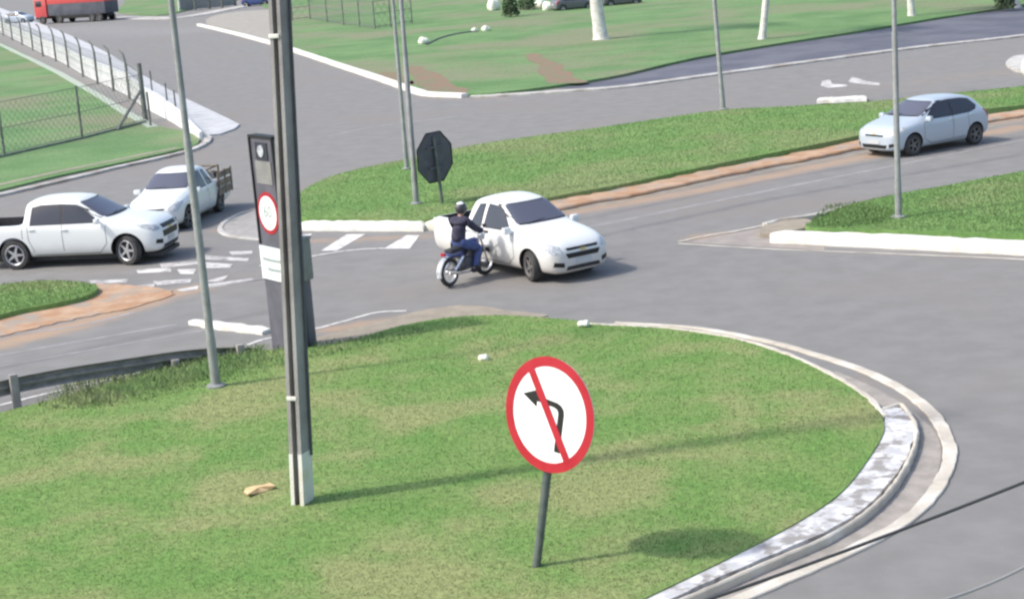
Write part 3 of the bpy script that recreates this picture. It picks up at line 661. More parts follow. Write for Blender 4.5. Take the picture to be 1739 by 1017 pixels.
# ---------------------------------------------------------------- speed display column and cabinet
B, d = pole_dir((482, 597), (443, 242))
t = thing('speed_display_column', 'tall dark roadside column with round red-rimmed 60 sign and white placard', 'speed display', B)
tot_w, tot_t, yaw = .94, .16, R(-54)
ux = Vector((math.cos(yaw), math.sin(yaw), 0)); nrm = Vector((math.sin(yaw), -math.cos(yaw), 0)); 
S_ = 1 / (FPX / ((B - CP).dot(fw))); TH_ = 356 * S_ / math.cos(TILT) * 1.0
def T3(x, y, z): return ux * x - nrm * y * -1 * -1 + d * z       # y back from the face
def tprism(poly, y0, y1, name, m, par=t):
    Mx = Matrix(((ux.x, d.x, nrm.x, 0), (ux.y, d.y, nrm.y, 0), (ux.z, d.z, nrm.z, 0), (0, 0, 0, 1)))
    return MB().prism(poly, y0, y1, Mx).build(name, m, par)
hw_ = tot_w / 2
tprism([(-hw_, -.05), (hw_, -.05), (hw_, TH_), (-hw_, TH_)], -tot_t, 0, 'casing', m_totem)
tprism([(-hw_ - .02, TH_), (hw_ + .02, TH_), (hw_ + .02, TH_ + .05), (-hw_ - .02, TH_ + .05)], -tot_t - .02, .03, 'cap', m_signk)
for sx in (-1, 1): tprism([(sx * hw_ - .025, 2.2), (sx * hw_ + .025, 2.2), (sx * hw_ + .025, TH_ - .003), (sx * hw_ - .025, TH_ - .003)], .0, .03, 'edge_trim', m_signk)
zz = lambda py: (597 - py) * S_ / math.cos(TILT)
tprism([(-.24, zz(276)), (.24, zz(276)), (.24, zz(248)), (-.24, zz(248))], .001, .02, 'camera_window', m_glass)
tprism(disc_poly(.12, 20, (0, zz(262))), .021, .04, 'camera_lens', m_lamp)
tprism([(-.32, zz(316)), (.32, zz(316)), (.32, zz(279)), (-.32, zz(279))], .001, .015, 'display_panel', m_box)
cz = zz(364)
tprism(disc_poly(.43, 40, (0, cz)), .001, .012, 'speed_sign', m_red)
tprism(disc_poly(.35, 40, (0, cz)), .0125, .02, 'speed_sign_face', m_signw)
def text(s, size, m, Mx, name, par):
    c = bpy.data.curves.new(name, 'FONT'); c.body = s; c.size = size; c.align_x = 'CENTER'; c.align_y = 'CENTER'; c.extrude = .002
    o = bpy.data.objects.new(name, c); col.objects.link(o); dg = bpy.context.evaluated_depsgraph_get(); me = bpy.data.meshes.new_from_object(o.evaluated_get(dg))
    bpy.data.objects.remove(o); me.transform(Mx); me.materials.clear(); me.materials.append(m); o = bpy.data.objects.new(name, me); col.objects.link(o); o.parent = par; return o
MxT = Matrix(((ux.x, d.x, nrm.x, 0), (ux.y, d.y, nrm.y, 0), (ux.z, d.z, nrm.z, 0), (0, 0, 0, 1)))
text('60', .34, m_txt, MxT @ Matrix.Translation((0, cz + .02, .023)), 'digits', t)
z0, z1 = zz(476), zz(421)
pc = tprism([(-.50, z0), (.50, z0), (.50, z1), (-.50, z1)], .001, .03, 'placard', m_placard)
for k, (zc, a, c) in enumerate(((.62, -.40, .36), (.33, -.22, .28))):
    zc = z0 + (z1 - z0) * zc; tprism([(a, zc - .03), (a * .3, zc - .045), (c, zc - .03), (c, zc + .03), (a * .2, zc + .02), (a, zc + .035)], .031, .034, 'text_line', m_txt, pc)
B, d = pole_dir((521, 592), (507, 440))
t = thing('equipment_cabinet', 'grey metal cabinet on a thick dark column right behind the concrete pole', 'cabinet', B)
rz = Matrix.Rotation(R(-25), 3, 'Z'); S2 = S_
MB().box(d * .70, (.34, .26, 1.45), rz, bev=.02).build('column', m_totem, t)
MB().box(d * 1.86, (.44, .34, .84), rz, bev=.03).build('housing', m_box, t)
MB().box(d * 2.30, (.47, .37, .05), rz, bev=.01).build('lid', m_box, t)
MB().box(d * 1.86 + rz @ Vector((0, -.175, 0)), (.34, .012, .66), rz, bev=.004).build('door', m_totem, t)
MB().box(d * 2.75, (.10, .10, .86), rz).build('mast', m_totem, t)

# ---------------------------------------------------------------- overhead cables
def cable(a, b_, dist, rad_, m, label):
    A = CP + ray(*a).normalized() * dist[0]; Bq = CP + ray(*b_).normalized() * dist[1]; dd = Bq - A
    A2 = A - dd * 1.2; B2 = Bq + dd * 1.2; N = 24; pts = []
    for i in range(N + 1):
        s = i / N; p = A2.lerp(B2, s); p.z += ((s - .5) ** 2 * 4 - .14) * .16; pts.append(p)
    o = MB().tube(pts, rad_, 8).build('overhead_cable', m); tag(o, label, 'cable', 'cables strung across the near right corner')
cable((1100, 1050), (1739, 816), (8.0, 9.0), .0085, m_cable, 'black cable crossing above the curved kerb at lower right')
cable((1590, 1019), (1739, 960), (8.3, 8.6), .0075, m_cable2, 'short stretch of grey cable in the bottom right corner')

# ---------------------------------------------------------------- loose bits
def stone(name, px, py, z, sx, sz, m, label, cat, group=None, flat=.6):
    b = bmesh.new(); bmesh.ops.create_icosphere(b, subdivisions=3, radius=1)
    for v in b.verts:
        k = 1 + .12 * math.sin(v.co.x * 5 + px) + .1 * math.cos(v.co.y * 6 + py) + .05 * math.sin(v.co.z * 11); v.co = Vector((v.co.x * sx * k, v.co.y * sx * .85 * k, v.co.z * sz * k + sz * .6))
    o = MB().bm(b).build(name, m, smooth=60); o.location = G(px, py, z); return tag(o, label, cat, group)
gS = 'white painted stones on the grass'
stone('painted_stone', 822, 611, hI, .10, .07, m_stone, 'small white stone on the front lawn above the round sign', 'stone', gS)
stone('painted_stone', 992, 553, .14, .12, .07, m_stone, 'small white stone at the tip of the nose kerb', 'stone', gS)
stone('painted_stone', 719, 75, hD, .38, .30, m_stone, 'white boulder on the upper lawn right of the lamp post pair', 'stone', gS)
stone('painted_stone', 806, 53, hD, .30, .16, m_stone, 'smaller left one of two touching white stones high on the upper lawn', 'stone', gS)
stone('painted_stone', 825, 53, hD, .38, .26, m_stone, 'larger right one of two touching white stones high on the upper lawn', 'stone', gS)
stone('painted_stone', 838, 18, hD, .6, .7, m_stone, 'white stone left of the dark shrubs at the top edge', 'stone', gS)
stone('painted_stone', 934, 18, hD, .7, .5, m_stone, 'right white stone beside the dark shrubs at the top edge', 'stone', gS)
stone('painted_stone', 919, 13, hD, .6, .5, m_stone, 'middle white stone beside the dark shrubs at the top edge', 'stone', gS)
stone('painted_bollard', 1750, 124, .1, .42, .40, m_stone, 'round white painted dome at the right edge of the far road', 'bollard')
hp = [G(x, y, hD + .03) for x, y in ((725, 76), (745, 66), (770, 59), (795, 55), (812, 54))]
o = MB().tube(spline(hp, 5), .07, 6).build('hose', m_signback); tag(o, 'dark hose lying between the white stones on the upper lawn', 'hose')
cb = MB(); cpx = [(414, 834), (418, 828), (430, 824), (445, 823), (458, 819), (468, 824), (460, 830), (440, 836), (420, 839)]
c0 = G(440, 832, hI + .03); vs = [G(x, y, hI + .035 + .03 * math.sin(i * 1.7)) - c0 for i, (x, y) in enumerate(cpx)]; cen = Vector((0, 0, .05)); n = len(vs)
cb.add(vs + [v - Vector((0, 0, .012)) for v in vs] + [cen, cen - Vector((0, 0, .012))], [(i, (i + 1) % n, 2 * n) for i in range(n)] + [((i + 1) % n + n, i + n, 2 * n + 1) for i in range(n)] + [(i, i + n, (i + 1) % n + n, (i + 1) % n) for i in range(n)])
o = cb.build('cardboard_scrap', m_board, smooth=0); o.location = c0; tag(o, 'crumpled tan cardboard scrap on the lawn left of the concrete pole', 'cardboard')

# ---------------------------------------------------------------- trees
def palm(base, top, r, H_, label, crown=True, scale=1.0):
    B, d = pole_dir(base, top); t = thing('palm_tree', label, 'tree', B, group='whitewashed trunks on the upper lawn')
    hs = [-.1, .12, .4, 1.2, 2.2, 3.0]; MB().tube([d * h for h in hs], [r * k for k in (1.45, 1.3, 1.08, .95, .97, .86)], 16).build('painted_trunk', m_trunk, t)
    MB().tube([d * 3.0, d * 6, d * H_], [r * .85, r * .8, r * .55], 16).build('trunk', m_bark, t)
    top_ = d * H_; b = MB(); rr = random.Random(int(base[0]))
    for k in range(22):
        az = k * 2.4; el = .9 - 1.2 * (k / 22); L = 3.6 * scale * rr.uniform(.8, 1.1); dirh = Vector((math.cos(az), math.sin(az), 0)); P = []
        for i in range(9):
            s = i / 8; P.append(top_ + dirh * L * s * math.cos(el * .6) + Vector((0, 0, L * (math.sin(el) * s - .75 * s * s))))
        b.tube(P, [.04 * (1 - .8 * i / 8) for i in range(9)], 4)
        side = Vector((-dirh.y, dirh.x, 0))
        for i in range(1, 9):
            for f_ in (0, .33, .66):
                p = P[i - 1].lerp(P[i], f_)
                for sg in (-1, 1):
                    ln = .75 * scale * math.sin(math.pi * (.15 + .8 * (i - 1 + f_) / 8)); tip = p + side * sg * ln + dirh * .25 + Vector((0, 0, -.35 * ln))
                    w_ = dirh * .045; b.add([p - w_, p + w_, tip], [(0, 1, 2)])
    b.build('crown', m_frond, t, smooth=0)
palm((1021, 71), (1012, 0), .46, 12, 'thick whitewashed palm trunk on the upper lawn', scale=1.2)
palm((1294, 71), (1301, 0), .22, 8, 'slim whitewashed trunk leaning right, between the two right lamp posts')
palm((1549, 31), (1546, 0), .24, 8, 'slim whitewashed trunk near the top edge, just right of the right lamp post')
palm((1722, 14), (1719, 0), .36, 8, 'whitewashed trunk in the top right corner beside dark shrub')
def shrub(px, py, z, r, h, label, n=900):
    t = thing('shrub', label, 'shrub', G(px, py, z), group='dark shrubs at the top edge'); b = MB(); rr = random.Random(px)
    for _ in range(n):
        a = rr.uniform(0, 6.283); v = rr.uniform(0, 1); q = r * (1 - .5 * v) * math.sqrt(rr.uniform(.15, 1)) * (1 + .2 * math.sin(a * 3))
        p = Vector((q * math.cos(a), q * math.sin(a), .1 + v * h)); s = .16
        e1 = Vector((rr.gauss(0, 1), rr.gauss(0, 1), rr.gauss(0, 1))).normalized() * s; e2 = Vector((rr.gauss(0, 1), rr.gauss(0, 1), rr.gauss(0, 1))).normalized() * s
        b.add([p - e1, p + e1, p + e2], [(0, 1, 2)])
    b.build('foliage', m_leaf, t, smooth=0)
    MB().tube([(0, 0, -.1), (0.05, 0, h * .6)], [.08, .03], 6).build('stem', m_bark, t)
shrub(868, 29, hD, .75, 2.6, 'tall dark shrub on the upper lawn next to the white stones'); shrub(896, 17, hD, .9, 2.4, 'wider dark shrub behind the tall one at the top edge')
shrub(1708, 16, hD, .7, 1.8, 'dark shrub at the foot of the top right whitewashed trunk')

# ---------------------------------------------------------------- vehicles
def eval_mesh(o):
    dg = bpy.context.evaluated_depsgraph_get(); me = bpy.data.meshes.new_from_object(o.evaluated_get(dg)); return me
def loft_body(st):
    """st rows: x, zb, ws, zs, wt, zt, cr"""
    vs = []; fs = []
    for (x, zb, ws, zs, wt, zt, cr) in st:
        zm = zb + (zs - zb) * .5
        half = [(ws * .78, zb), (ws * .955, zb + .06 * min(1, (zs - zb) / .4)), (ws, zm), (ws * .992, zs - .05), (ws * .955, zs + .012),
                ((ws * .955 + wt) / 2 + .012, (zs + zt) / 2), (wt, zt - .03), (wt - .075, zt + cr * .35), (wt * .5, zt + cr * .85)]
        sec = [(0, zb)] + half + [(0, zt + cr)] + [(-y, z) for y, z in half[::-1]]
        for y, z in sec: vs.append((x, y, z))
    K = 20
    for i in range(len(st) - 1):
        for k in range(K): fs.append((i * K + k, i * K + (k + 1) % K, (i + 1) * K + (k + 1) % K, (i + 1) * K + k))
    fs.append(tuple(range(K))); fs.append(tuple((len(st) - 1) * K + k for k in range(K)))
    b = MB().add(vs, fs); return b
def make_patch(bvh, pts, d, name, m, par, off=.005, step=.07, thick=0):
    d = Vector(d).normalized(); u = Vector((0, 0, 1)).cross(d)
    if u.length < .1: u = Vector((0, 1, 0))
    u.normalize(); v = d.cross(u)
    P2 = [(Vector(p).dot(u), Vector(p).dot(v)) for p in pts]
    b = bmesh.new(); f = b.faces.new([b.verts.new((x, y, 0)) for x, y in P2])
    for ax in (0, 1):
        a0, a1 = min(p[ax] for p in P2), max(p[ax] for p in P2); k = a0 + step
        while k < a1 - 1e-4:
            co = [0, 0, 0]; co[ax] = k; no = [0, 0, 0]; no[ax] = 1
            bmesh.ops.bisect_plane(b, geom=b.verts[:] + b.edges[:] + b.faces[:], plane_co=co, plane_no=no, dist=1e-5); k += step
    bmesh.ops.triangulate(b, faces=[f for f in b.faces if len(f.verts) > 4])
    vmid = sum((Vector(p) for p in pts), Vector()) / len(pts); dep = vmid.dot(d)
    for w_ in b.verts:
        base = u * w_.co.x + v * w_.co.y; o_ = base + d * (dep - 3)
        hit, n, _, _ = bvh.ray_cast(o_, d)
        if hit is None:
            h2 = bvh.find_nearest(base + d * dep); hit, n = h2[0], h2[1]
        if n.dot(d) > 0: n = -n
        w_.co = hit + n * off
    me = bpy.data.meshes.new(name); b.normal_update(); b.to_mesh(me); b.free()
    if len(me.polygons):
        s = sum((p.normal * p.area for p in me.polygons), Vector())
        if s.dot(d) > 0: me.flip_normals()
    me.shade_smooth(); me.materials.append(m); o = bpy.data.objects.new(name, me); col.objects.link(o); o.parent = par; return o
def make_wheel(par, x, y, r, wd, steer, rimm, nsp=5):
    sg = 1 if y > 0 else -1
    Mx = Matrix.Rotation(R(-90) * sg, 4, 'X')          # lathe axis Z -> outwards
    h = wd / 2
    tp = [(r * .62, -h * .9), (r * .80, -h), (r * .95, -h * .92), (r, -h * .6), (r, h * .6), (r * .95, h * .92), (r * .80, h), (r * .66, h * .95), (r * .64, h * .5), (r * .60, h * .3)]
    o = MB().lathe(tp, 36, Mx, closed=True).build('wheel', m_rub, par, smooth=40); o.location = (x, y, r); o.rotation_euler = (0, 0, steer)
    b = MB().lathe([(r * .70, h * .93), (r * .66, h * 1.0), (r * .62, h * .9), (r * .60, h * .3), (r * .62, h * .3)], 32, Mx, closed=True)
    MB().lathe([(r * .62, -h * .1), (r * .62, h * .12), (0.001, h * .12)], 24, Mx).build('recess_backing', m_black, o)  # black backing behind the spokes: shade of the wheel recess put in as colour
    for k in range(nsp):
        a = 2 * math.pi * k / nsp
        Mk = Mx @ Matrix.Rotation(a, 4, 'Z')
        b.prism([(r * .08, -r * .10), (r * .60, -r * .055), (r * .60, r * .055), (r * .08, r * .10)], h * .45, h * .78, Mk)
    b.lathe([(0.001, h * .80), (r * .13, h * .80), (r * .17, h * .6), (r * .17, 0)], 16, Mx)
    rim = b.build('rim', rimm, o, smooth=30); return o
def car(name, label, cat, sp, paint, group=None, rimm=None):
    t = thing(name, label, cat, group=group)
    b = loft_body(sp['st']); o = b.build('body', paint, None, smooth=0)
    s = o.modifiers.new('s', 'SUBSURF'); s.levels = 2; s.render_levels = 2
    cutters = []
    R_ = sp['R']; W_ = sp['W']
    for ax in sp['axles']:
        for sg in (-1, 1):
            c = MB().lathe([(R_ * 1.17, 0), (R_ * 1.17, .9)], 40, Matrix.Translation((ax, sg * (W_ - .30), R_ * 1.03)) @ Matrix.Rotation(R(-90) * sg, 4, 'X')).build('cut', m_black, None)
            cutters.append(c)
    if 'bed' in sp:
        x0, x1, yy, zf, = sp['bed']
        cutters.append(MB().box(((x0 + x1) / 2, 0, zf + 1), (abs(x1 - x0), 2 * yy, 2.0)).build('cut', m_black, None))
    for c in cutters:
        m_ = o.modifiers.new('b', 'BOOLEAN'); m_.operation = 'DIFFERENCE'; m_.object = c; m_.solver = 'EXACT'
    me = eval_mesh(o)
    bpy.data.objects.remove(o)
    for c in cutters: bpy.data.objects.remove(c)
    me.name = 'body'; me.materials.clear(); me.materials.append(paint); me.materials.append(m_black)
    for p in me.polygons:
        c = p.center; p.material_index = 0
        for ax in sp['axles']:
            if (c.x - ax) ** 2 + (c.z - R_ * 1.03) ** 2 < (R_ * 1.178) ** 2 and abs(c.y) > W_ - .32 and abs(c.y) < W_ - .02 and (abs(p.normal.y) > .95 and abs(c.y) < W_ - .28 or abs(p.normal.y) < .3): p.material_index = 1
        if 'bed' in sp:
            x0, x1, yy, zf = sp['bed']
            if min(x0, x1) - .01 < c.x < max(x0, x1) + .01 and abs(c.y) < yy + .01 and c.z >= zf - .01 and (c.z < zf + .01 or abs(p.normal.z) < .3): p.material_index = 1
        if c.z < sp.get('zblack', 0): p.material_index = 1
    me.shade_smooth(); me.set_sharp_from_angle(angle=R(38))
    body = bpy.data.objects.new('body', me); col.objects.link(body); body.parent = t
    bm_ = bmesh.new(); bm_.from_mesh(me); bvh = BVHTree.FromBMesh(bm_); bm_.free()
    def P(nm, pts, dd, mm, off=.005, step=.08, par=t): return make_patch(bvh, pts, dd, nm, mm, par, off, step)
    for sg in (1, -1):
        for nm, pts, mm in sp['side']:
            if nm == 'window':
                xs = [p[0] for p in pts]; zs = [p[1] for p in pts]; cx, cz_ = sum(xs) / len(xs), sum(zs) / len(zs)
                big = [(cx + (x - cx) * (1 + .03 / max(.2, abs(x - cx))), cz_ + (z - cz_) * (1 + .022 / max(.08, abs(z - cz_)))) for x, z in pts]
                P('window_frame', [(x, sg * W_, z) for x, z in big], (0, -sg, 0), m_black, .003)
                P(nm, [(x, sg * W_, z) for x, z in pts], (0, -sg, 0), mm, .007)
            else: P(nm, [(x, sg * W_, z) for x, z in pts], (0, -sg, 0), mm, .005)
        for nm, pts, mm in sp['corner']:
            q = [(x, sg * y, z) for x, y, z in pts]; P(nm, q, (-.8, -sg * .6, 0), mm, .006, .05)
        for nm, pts, mm in sp.get('rcorner', []):
            q = [(x, sg * y, z) for x, y, z in pts]; P(nm, q, (.8, -sg * .6, 0), mm, .006, .05)
        mx, my, mz = sp['mirror']
        mb = MB().box((mx, sg * my, mz), (.13, .20, .15), bev=.045); mb.tube([(mx + .02, sg * (my - .18), mz - .06), (mx, sg * my, mz - .02)], .025, 6)
        mo = mb.build('side_mirror', paint, t)
        MB().box((mx - .067, sg * my, mz), (.01, .15, .10)).build('mirror_glass', m_glass, mo)
        for hx, hz in sp['handles']:
            h_, n, _, _ = bvh.ray_cast(Vector((hx, sg * 2, hz)), Vector((0, -sg, 0)))
            if h_: MB().box((hx, h_.y + sg * .018, hz), (.17, .03, .035), bev=.01).build('door_handle', paint if sp.get('hpaint') else m_black, t)
        for x0, z0, x1, z1 in sp['seams']:
            dx, dz = x1 - x0, z1 - z0; L = math.hypot(dx, dz); nx, nz = -dz / L * .007, dx / L * .007
            P('door_seam', [(x0 + nx, sg * W_, z0 + nz), (x1 + nx, sg * W_, z1 + nz), (x1 - nx, sg * W_, z1 - nz), (x0 - nx, sg * W_, z0 - nz)], (0, -sg, 0), m_seam, .003, .1)
        for ax in sp['axles']:
            make_wheel(t, ax, sg * (W_ - .115), R_, .21, sp['steer'] if ax > 0 else 0, rimm or m_rim)
    for nm, pts, mm, off in sp['front']: P(nm, [(sp['L1'], y, z) for y, z in pts], (-1, 0, 0), mm, off, .07)
    for nm, pts, mm, off in sp['rear']: P(nm, [(sp['L0'], y, z) for y, z in pts], (1, 0, 0), mm, off, .07)
    for nm, pts, mm in sp.get('top', []): P(nm, [(x, y, 2.0) for x, y in pts], (0, 0, -1), mm, .004)
    MB().tube([(sp['cowl'] + .02, -.45, sp['cowlz']), (sp['cowl'] - .05, .05, sp['cowlz'] + .035)], .012, 5).build('wiper', m_signk, t)
    MB().box(((sp['axles'][0] + sp['axles'][1]) / 2, 0, .22), (sp['L1'] - sp['L0'] - .6, W_ * 1.35, .10)).build('underbody', m_black, t)
    return t, bvh
def rect(y0, y1, z0, z1): return [(y0, z0), (y1, z0), (y1, z1), (y0, z1)]
def sym(pts): return pts + [(-y, z) for y, z in pts[::-1]]
small_front = [(2.17, .30, .50, .55, .40, .60, .01), (2.14, .22, .60, .60, .48, .68, .02), (2.06, .18, .74, .66, .60, .76, .03), (1.90, .17, .81, .74, .66, .855, .035), (1.65, .17, .835, .80, .69, .92, .04),
               (1.30, .17, .85, .85, .70, .975, .045), (1.00, .17, .85, .88, .70, 1.015, .045)]
montana = dict(
    st=small_front + [(.90, .17, .85, .895, .70, 1.04, .045), (.80, .17, .85, .90, .69, 1.09, .05), (.25, .17, .85, .92, .60, 1.41, .055), (.12, .17, .85, .925, .59, 1.46, .06), (-.25, .17, .85, .94, .585, 1.515, .06),
                      (-.62, .17, .85, .95, .58, 1.51, .06), (-.88, .17, .85, .96, .57, 1.46, .05), (-.96, .17, .85, .965, .57, 1.42, .04), (-1.02, .17, .85, .97, .66, 1.06, .01), (-1.08, .17, .85, .97, .76, 1.02, .0), (-1.5, .18, .85, .97, .77, 1.01, .0),
                      (-2.1, .22, .845, .97, .765, 1.01, .0), (-2.30, .26, .84, .97, .76, 1.01, .0), (-2.35, .28, .83, .965, .75, 1.0, .0), (-2.36, .30, .81, .95, .73, .985, .0), (-2.365, .33, .77, .92, .69, .95, .0)],
    R=.315, W=.85, axles=(1.335, -1.335), L1=2.17, L0=-2.36, steer=R(-14), bed=(-1.12, -2.26, .68, .55), cowl=.86, cowlz=1.10, mirror=(.72, .93, 1.0), handles=[(-.32, .86)], hpaint=True,
    side=[('window', [(.66, .985), (.60, 1.03), (.24, 1.33), (.12, 1.39), (-.28, 1.42), (-.30, .98)], m_glass), ('window', [(-.44, .99), (-.44, 1.41), (-.66, 1.39), (-.80, 1.05), (-.76, .99)], m_glass)],
    corner=[('headlight', [(2.08, .44, .62), (2.0, .70, .60), (1.70, .82, .76), (1.62, .82, .83), (1.85, .74, .84), (2.02, .52, .745)], m_lamp)], rcorner=[('tail_light', [(-2.3, .80, .62), (-2.3, .70, .62), (-2.3, .70, .92), (-2.3, .80, .92)], m_red)],
    seams=[(-.36, .95, -.40, .30), (-.40, .30, .55, .28), (.55, .28, .80, .45), (.80, .45, .80, .90)],
    front=[('upper_grille', sym([(.40, .655), (.43, .705)]), m_signk, .006), ('lower_grille', sym([(.40, .50), (.46, .60)]), m_signk, .006), ('grille_bar', sym([(.45, .615), (.46, .645)]), m_paint, .012), ('emblem', sym([(.09, .62), (.05, .645), (.09, .668)]), m_gold, .016),
           ('fog_recess', [(.50, .33), (.72, .36), (.70, .45), (.50, .42)], m_signk, .006), ('fog_recess', [(-.50, .33), (-.72, .36), (-.70, .45), (-.50, .42)], m_signk, .006),
           ('number_plate', rect(-.21, .21, .36, .47), m_plate, .02), ('air_intake', sym([(.46, .26), (.42, .34)]), m_black, .005),
           ('windscreen_rim', sym([(.70, 1.085), (.685, 1.16), (.60, 1.40), (.57, 1.455)]), m_signk, .003), ('windscreen', sym([(.655, 1.105), (.645, 1.16), (.565, 1.39), (.54, 1.435)]), m_wglass, .007)],
    rear=[('rear_window', sym([(.50, 1.10), (.46, 1.38)]), m_glass, .006)], top=[])
hatch = dict(
    st=[(1.98, .30, .50, .58, .40, .62, .01), (1.95, .22, .60, .62, .48, .69, .02), (1.87, .18, .74, .68, .60, .77, .03), (1.72, .17, .81, .75, .66, .86, .035), (1.50, .17, .835, .81, .69, .92, .04), (1.20, .17, .85, .86, .70, .98, .045),
        (1.00, .17, .85, .885, .70, 1.02, .045), (.86, .17, .85, .90, .69, 1.06, .05), (.20, .17, .85, .92, .60, 1.41, .055), (.08, .17, .85, .93, .59, 1.445, .06), (-.40, .17, .85, .95, .585, 1.475, .06), (-.95, .17, .85, .98, .58, 1.455, .06), (-1.30, .17, .85, 1.0, .57, 1.41, .05),
        (-1.50, .19, .84, 1.01, .56, 1.34, .045), (-1.74, .22, .82, .99, .58, 1.12, .04), (-1.84, .26, .80, .93, .60, 1.0, .02), (-1.93, .30, .76, .80, .60, .84, .01), (-1.95, .34, .70, .72, .55, .74, .01)],
    R=.31, W=.85, axles=(1.22, -1.31), L1=1.98, L0=-1.95, steer=R(0), cowl=.92, cowlz=1.09, mirror=(.70, .93, 1.01), handles=[(-.30, .88), (-1.12, .92)], hpaint=True,
    side=[('window', [(.68, .985), (.20, 1.33), (.06, 1.38), (-.34, 1.405), (-.34, .985)], m_glass), ('window', [(-.40, .985), (-.40, 1.405), (-.90, 1.39), (-1.18, 1.34), (-1.40, 1.16), (-1.30, 1.07), (-1.05, 1.01)], m_glass)],
    corner=[('headlight', [(1.90, .42, .66), (1.82, .68, .62), (1.52, .81, .78), (1.46, .81, .85), (1.66, .74, .85), (1.84, .52, .77)], m_lamp)], rcorner=[('tail_light', [(-1.85, .78, .74), (-1.85, .66, .74), (-1.75, .66, 1.0), (-1.65, .80, 1.02)], m_red)],
    seams=[(-.37, .97, -.38, .30), (-.38, .30, .50, .28), (.50, .28, .80, .45), (.80, .45, .80, .90), (-1.0, 1.0, -1.02, .55), (-.38, .30, -.90, .32)],
    front=[('upper_grille', sym([(.34, .60), (.36, .65)]), m_signk, .006), ('emblem', sym([(.08, .655), (.05, .67), (.08, .69)]), m_gold, .010), ('lower_grille', sym([(.44, .27), (.50, .37)]), m_signk, .006),
           ('fog_recess', [(.55, .30), (.72, .34), (.70, .42), (.56, .40)], m_signk, .006), ('fog_recess', [(-.55, .30), (-.72, .34), (-.70, .42), (-.56, .40)], m_signk, .006),
           ('number_plate', rect(-.21, .21, .39, .50), m_plate, .02),
           ('windscreen_rim', sym([(.70, 1.07), (.685, 1.14), (.60, 1.38), (.57, 1.43)]), m_signk, .003), ('windscreen', sym([(.655, 1.09), (.645, 1.15), (.565, 1.37), (.54, 1.41)]), m_wglass, .007)],
    rear=[('rear_window', sym([(.55, 1.10), (.48, 1.34)]), m_glass, .006), ('number_plate', rect(-.21, .21, .62, .73), m_plate, .01)])
s10 = dict(
    st=[(2.42, .42, .56, .72, .46, .80, .01), (2.38, .32, .70, .78, .56, .90, .02), (2.28, .28, .84, .84, .68, 1.0, .03), (2.10, .27, .91, .92, .74, 1.08, .035), (1.80, .27, .935, 1.0, .76, 1.13, .045), (1.50, .27, .94, 1.03, .77, 1.16, .05), (1.22, .27, .94, 1.05, .77, 1.185, .05),
        (1.10, .27, .94, 1.06, .765, 1.215, .05), (.98, .27, .94, 1.065, .75, 1.26, .055), (.36, .27, .94, 1.08, .67, 1.62, .06), (.22, .27, .94, 1.09, .655, 1.675, .065), (-.20, .27, .94, 1.10, .65, 1.725, .065), (-.75, .27, .94, 1.11, .65, 1.725, .065), (-1.10, .27, .94, 1.12, .645, 1.69, .055),
        (-1.20, .27, .94, 1.12, .65, 1.65, .05), (-1.25, .27, .94, 1.12, .74, 1.22, .01), (-1.30, .27, .94, 1.10, .84, 1.15, .0), (-1.7, .28, .94, 1.10, .85, 1.14, .0), (-2.5, .32, .935, 1.10, .85, 1.14, .0), (-2.82, .36, .92, 1.09, .84, 1.14, .0), (-2.90, .40, .90, 1.08, .82, 1.12, .0), (-2.93, .44, .84, 1.02, .78, 1.06, .0)],
    R=.385, W=.94, axles=(1.55, -1.55), L1=2.42, L0=-2.93, steer=R(-22), bed=(-1.36, -2.82, .76, .66), cowl=1.05, cowlz=1.275, mirror=(.86, 1.04, 1.20), handles=[(-.10, 1.0), (-1.0, 1.03)], hpaint=True,
    side=[('window', [(.86, 1.155), (.34, 1.52), (.20, 1.58), (-.14, 1.61), (-.14, 1.155)], m_glass), ('window', [(-.20, 1.155), (-.20, 1.61), (-.74, 1.61), (-.98, 1.56), (-1.02, 1.155)], m_glass),
          ('running_board', [(-1.05, .27), (1.02, .27), (1.02, .34), (-1.05, .34)], m_black)],
    corner=[('headlight', [(2.30, .50, .86), (2.24, .76, .84), (1.98, .90, .96), (1.88, .90, 1.03), (2.08, .82, 1.03), (2.26, .60, .97)], m_lamp)], rcorner=[('tail_light', [(-2.88, .90, .75), (-2.9, .78, .75), (-2.9, .78, 1.08), (-2.88, .90, 1.08)], m_red)],
    seams=[(-.17, 1.13, -.17, .36), (-.17, .36, .80, .36), (.80, .36, 1.02, .60), (1.02, .60, 1.02, 1.04), (-1.12, 1.10, -1.10, .75), (-1.10, .75, -.95, .36), (-.95, .36, -.17, .36), (-1.27, 1.08, -1.27, .40)],
    front=[('upper_grille', sym([(.47, .86), (.50, .96)]), m_signk, .006), ('lower_grille', sym([(.50, .64), (.52, .80)]), m_signk, .006), ('grille_bar', sym([(.53, .815), (.53, .85)]), m_paint, .012), ('emblem', sym([(.13, .81), (.07, .835), (.13, .86)]), m_gold, .018),
           ('fog_recess', [(.56, .48), (.80, .52), (.78, .62), (.56, .60)], m_signk, .006), ('fog_recess', [(-.56, .48), (-.80, .52), (-.78, .62), (-.56, .60)], m_signk, .006),
           ('number_plate', rect(-.21, .21, .50, .61), m_plate, .02), ('air_intake', sym([(.55, .35), (.52, .45)]), m_black, .005),
           ('windscreen_rim', sym([(.78, 1.25), (.765, 1.33), (.665, 1.60), (.64, 1.665)]), m_signk, .003), ('windscreen', sym([(.735, 1.275), (.72, 1.34), (.635, 1.59), (.61, 1.645)]), m_wglass, .007)],
    rear=[('rear_window', sym([(.58, 1.26), (.54, 1.58)]), m_glass, .006)])
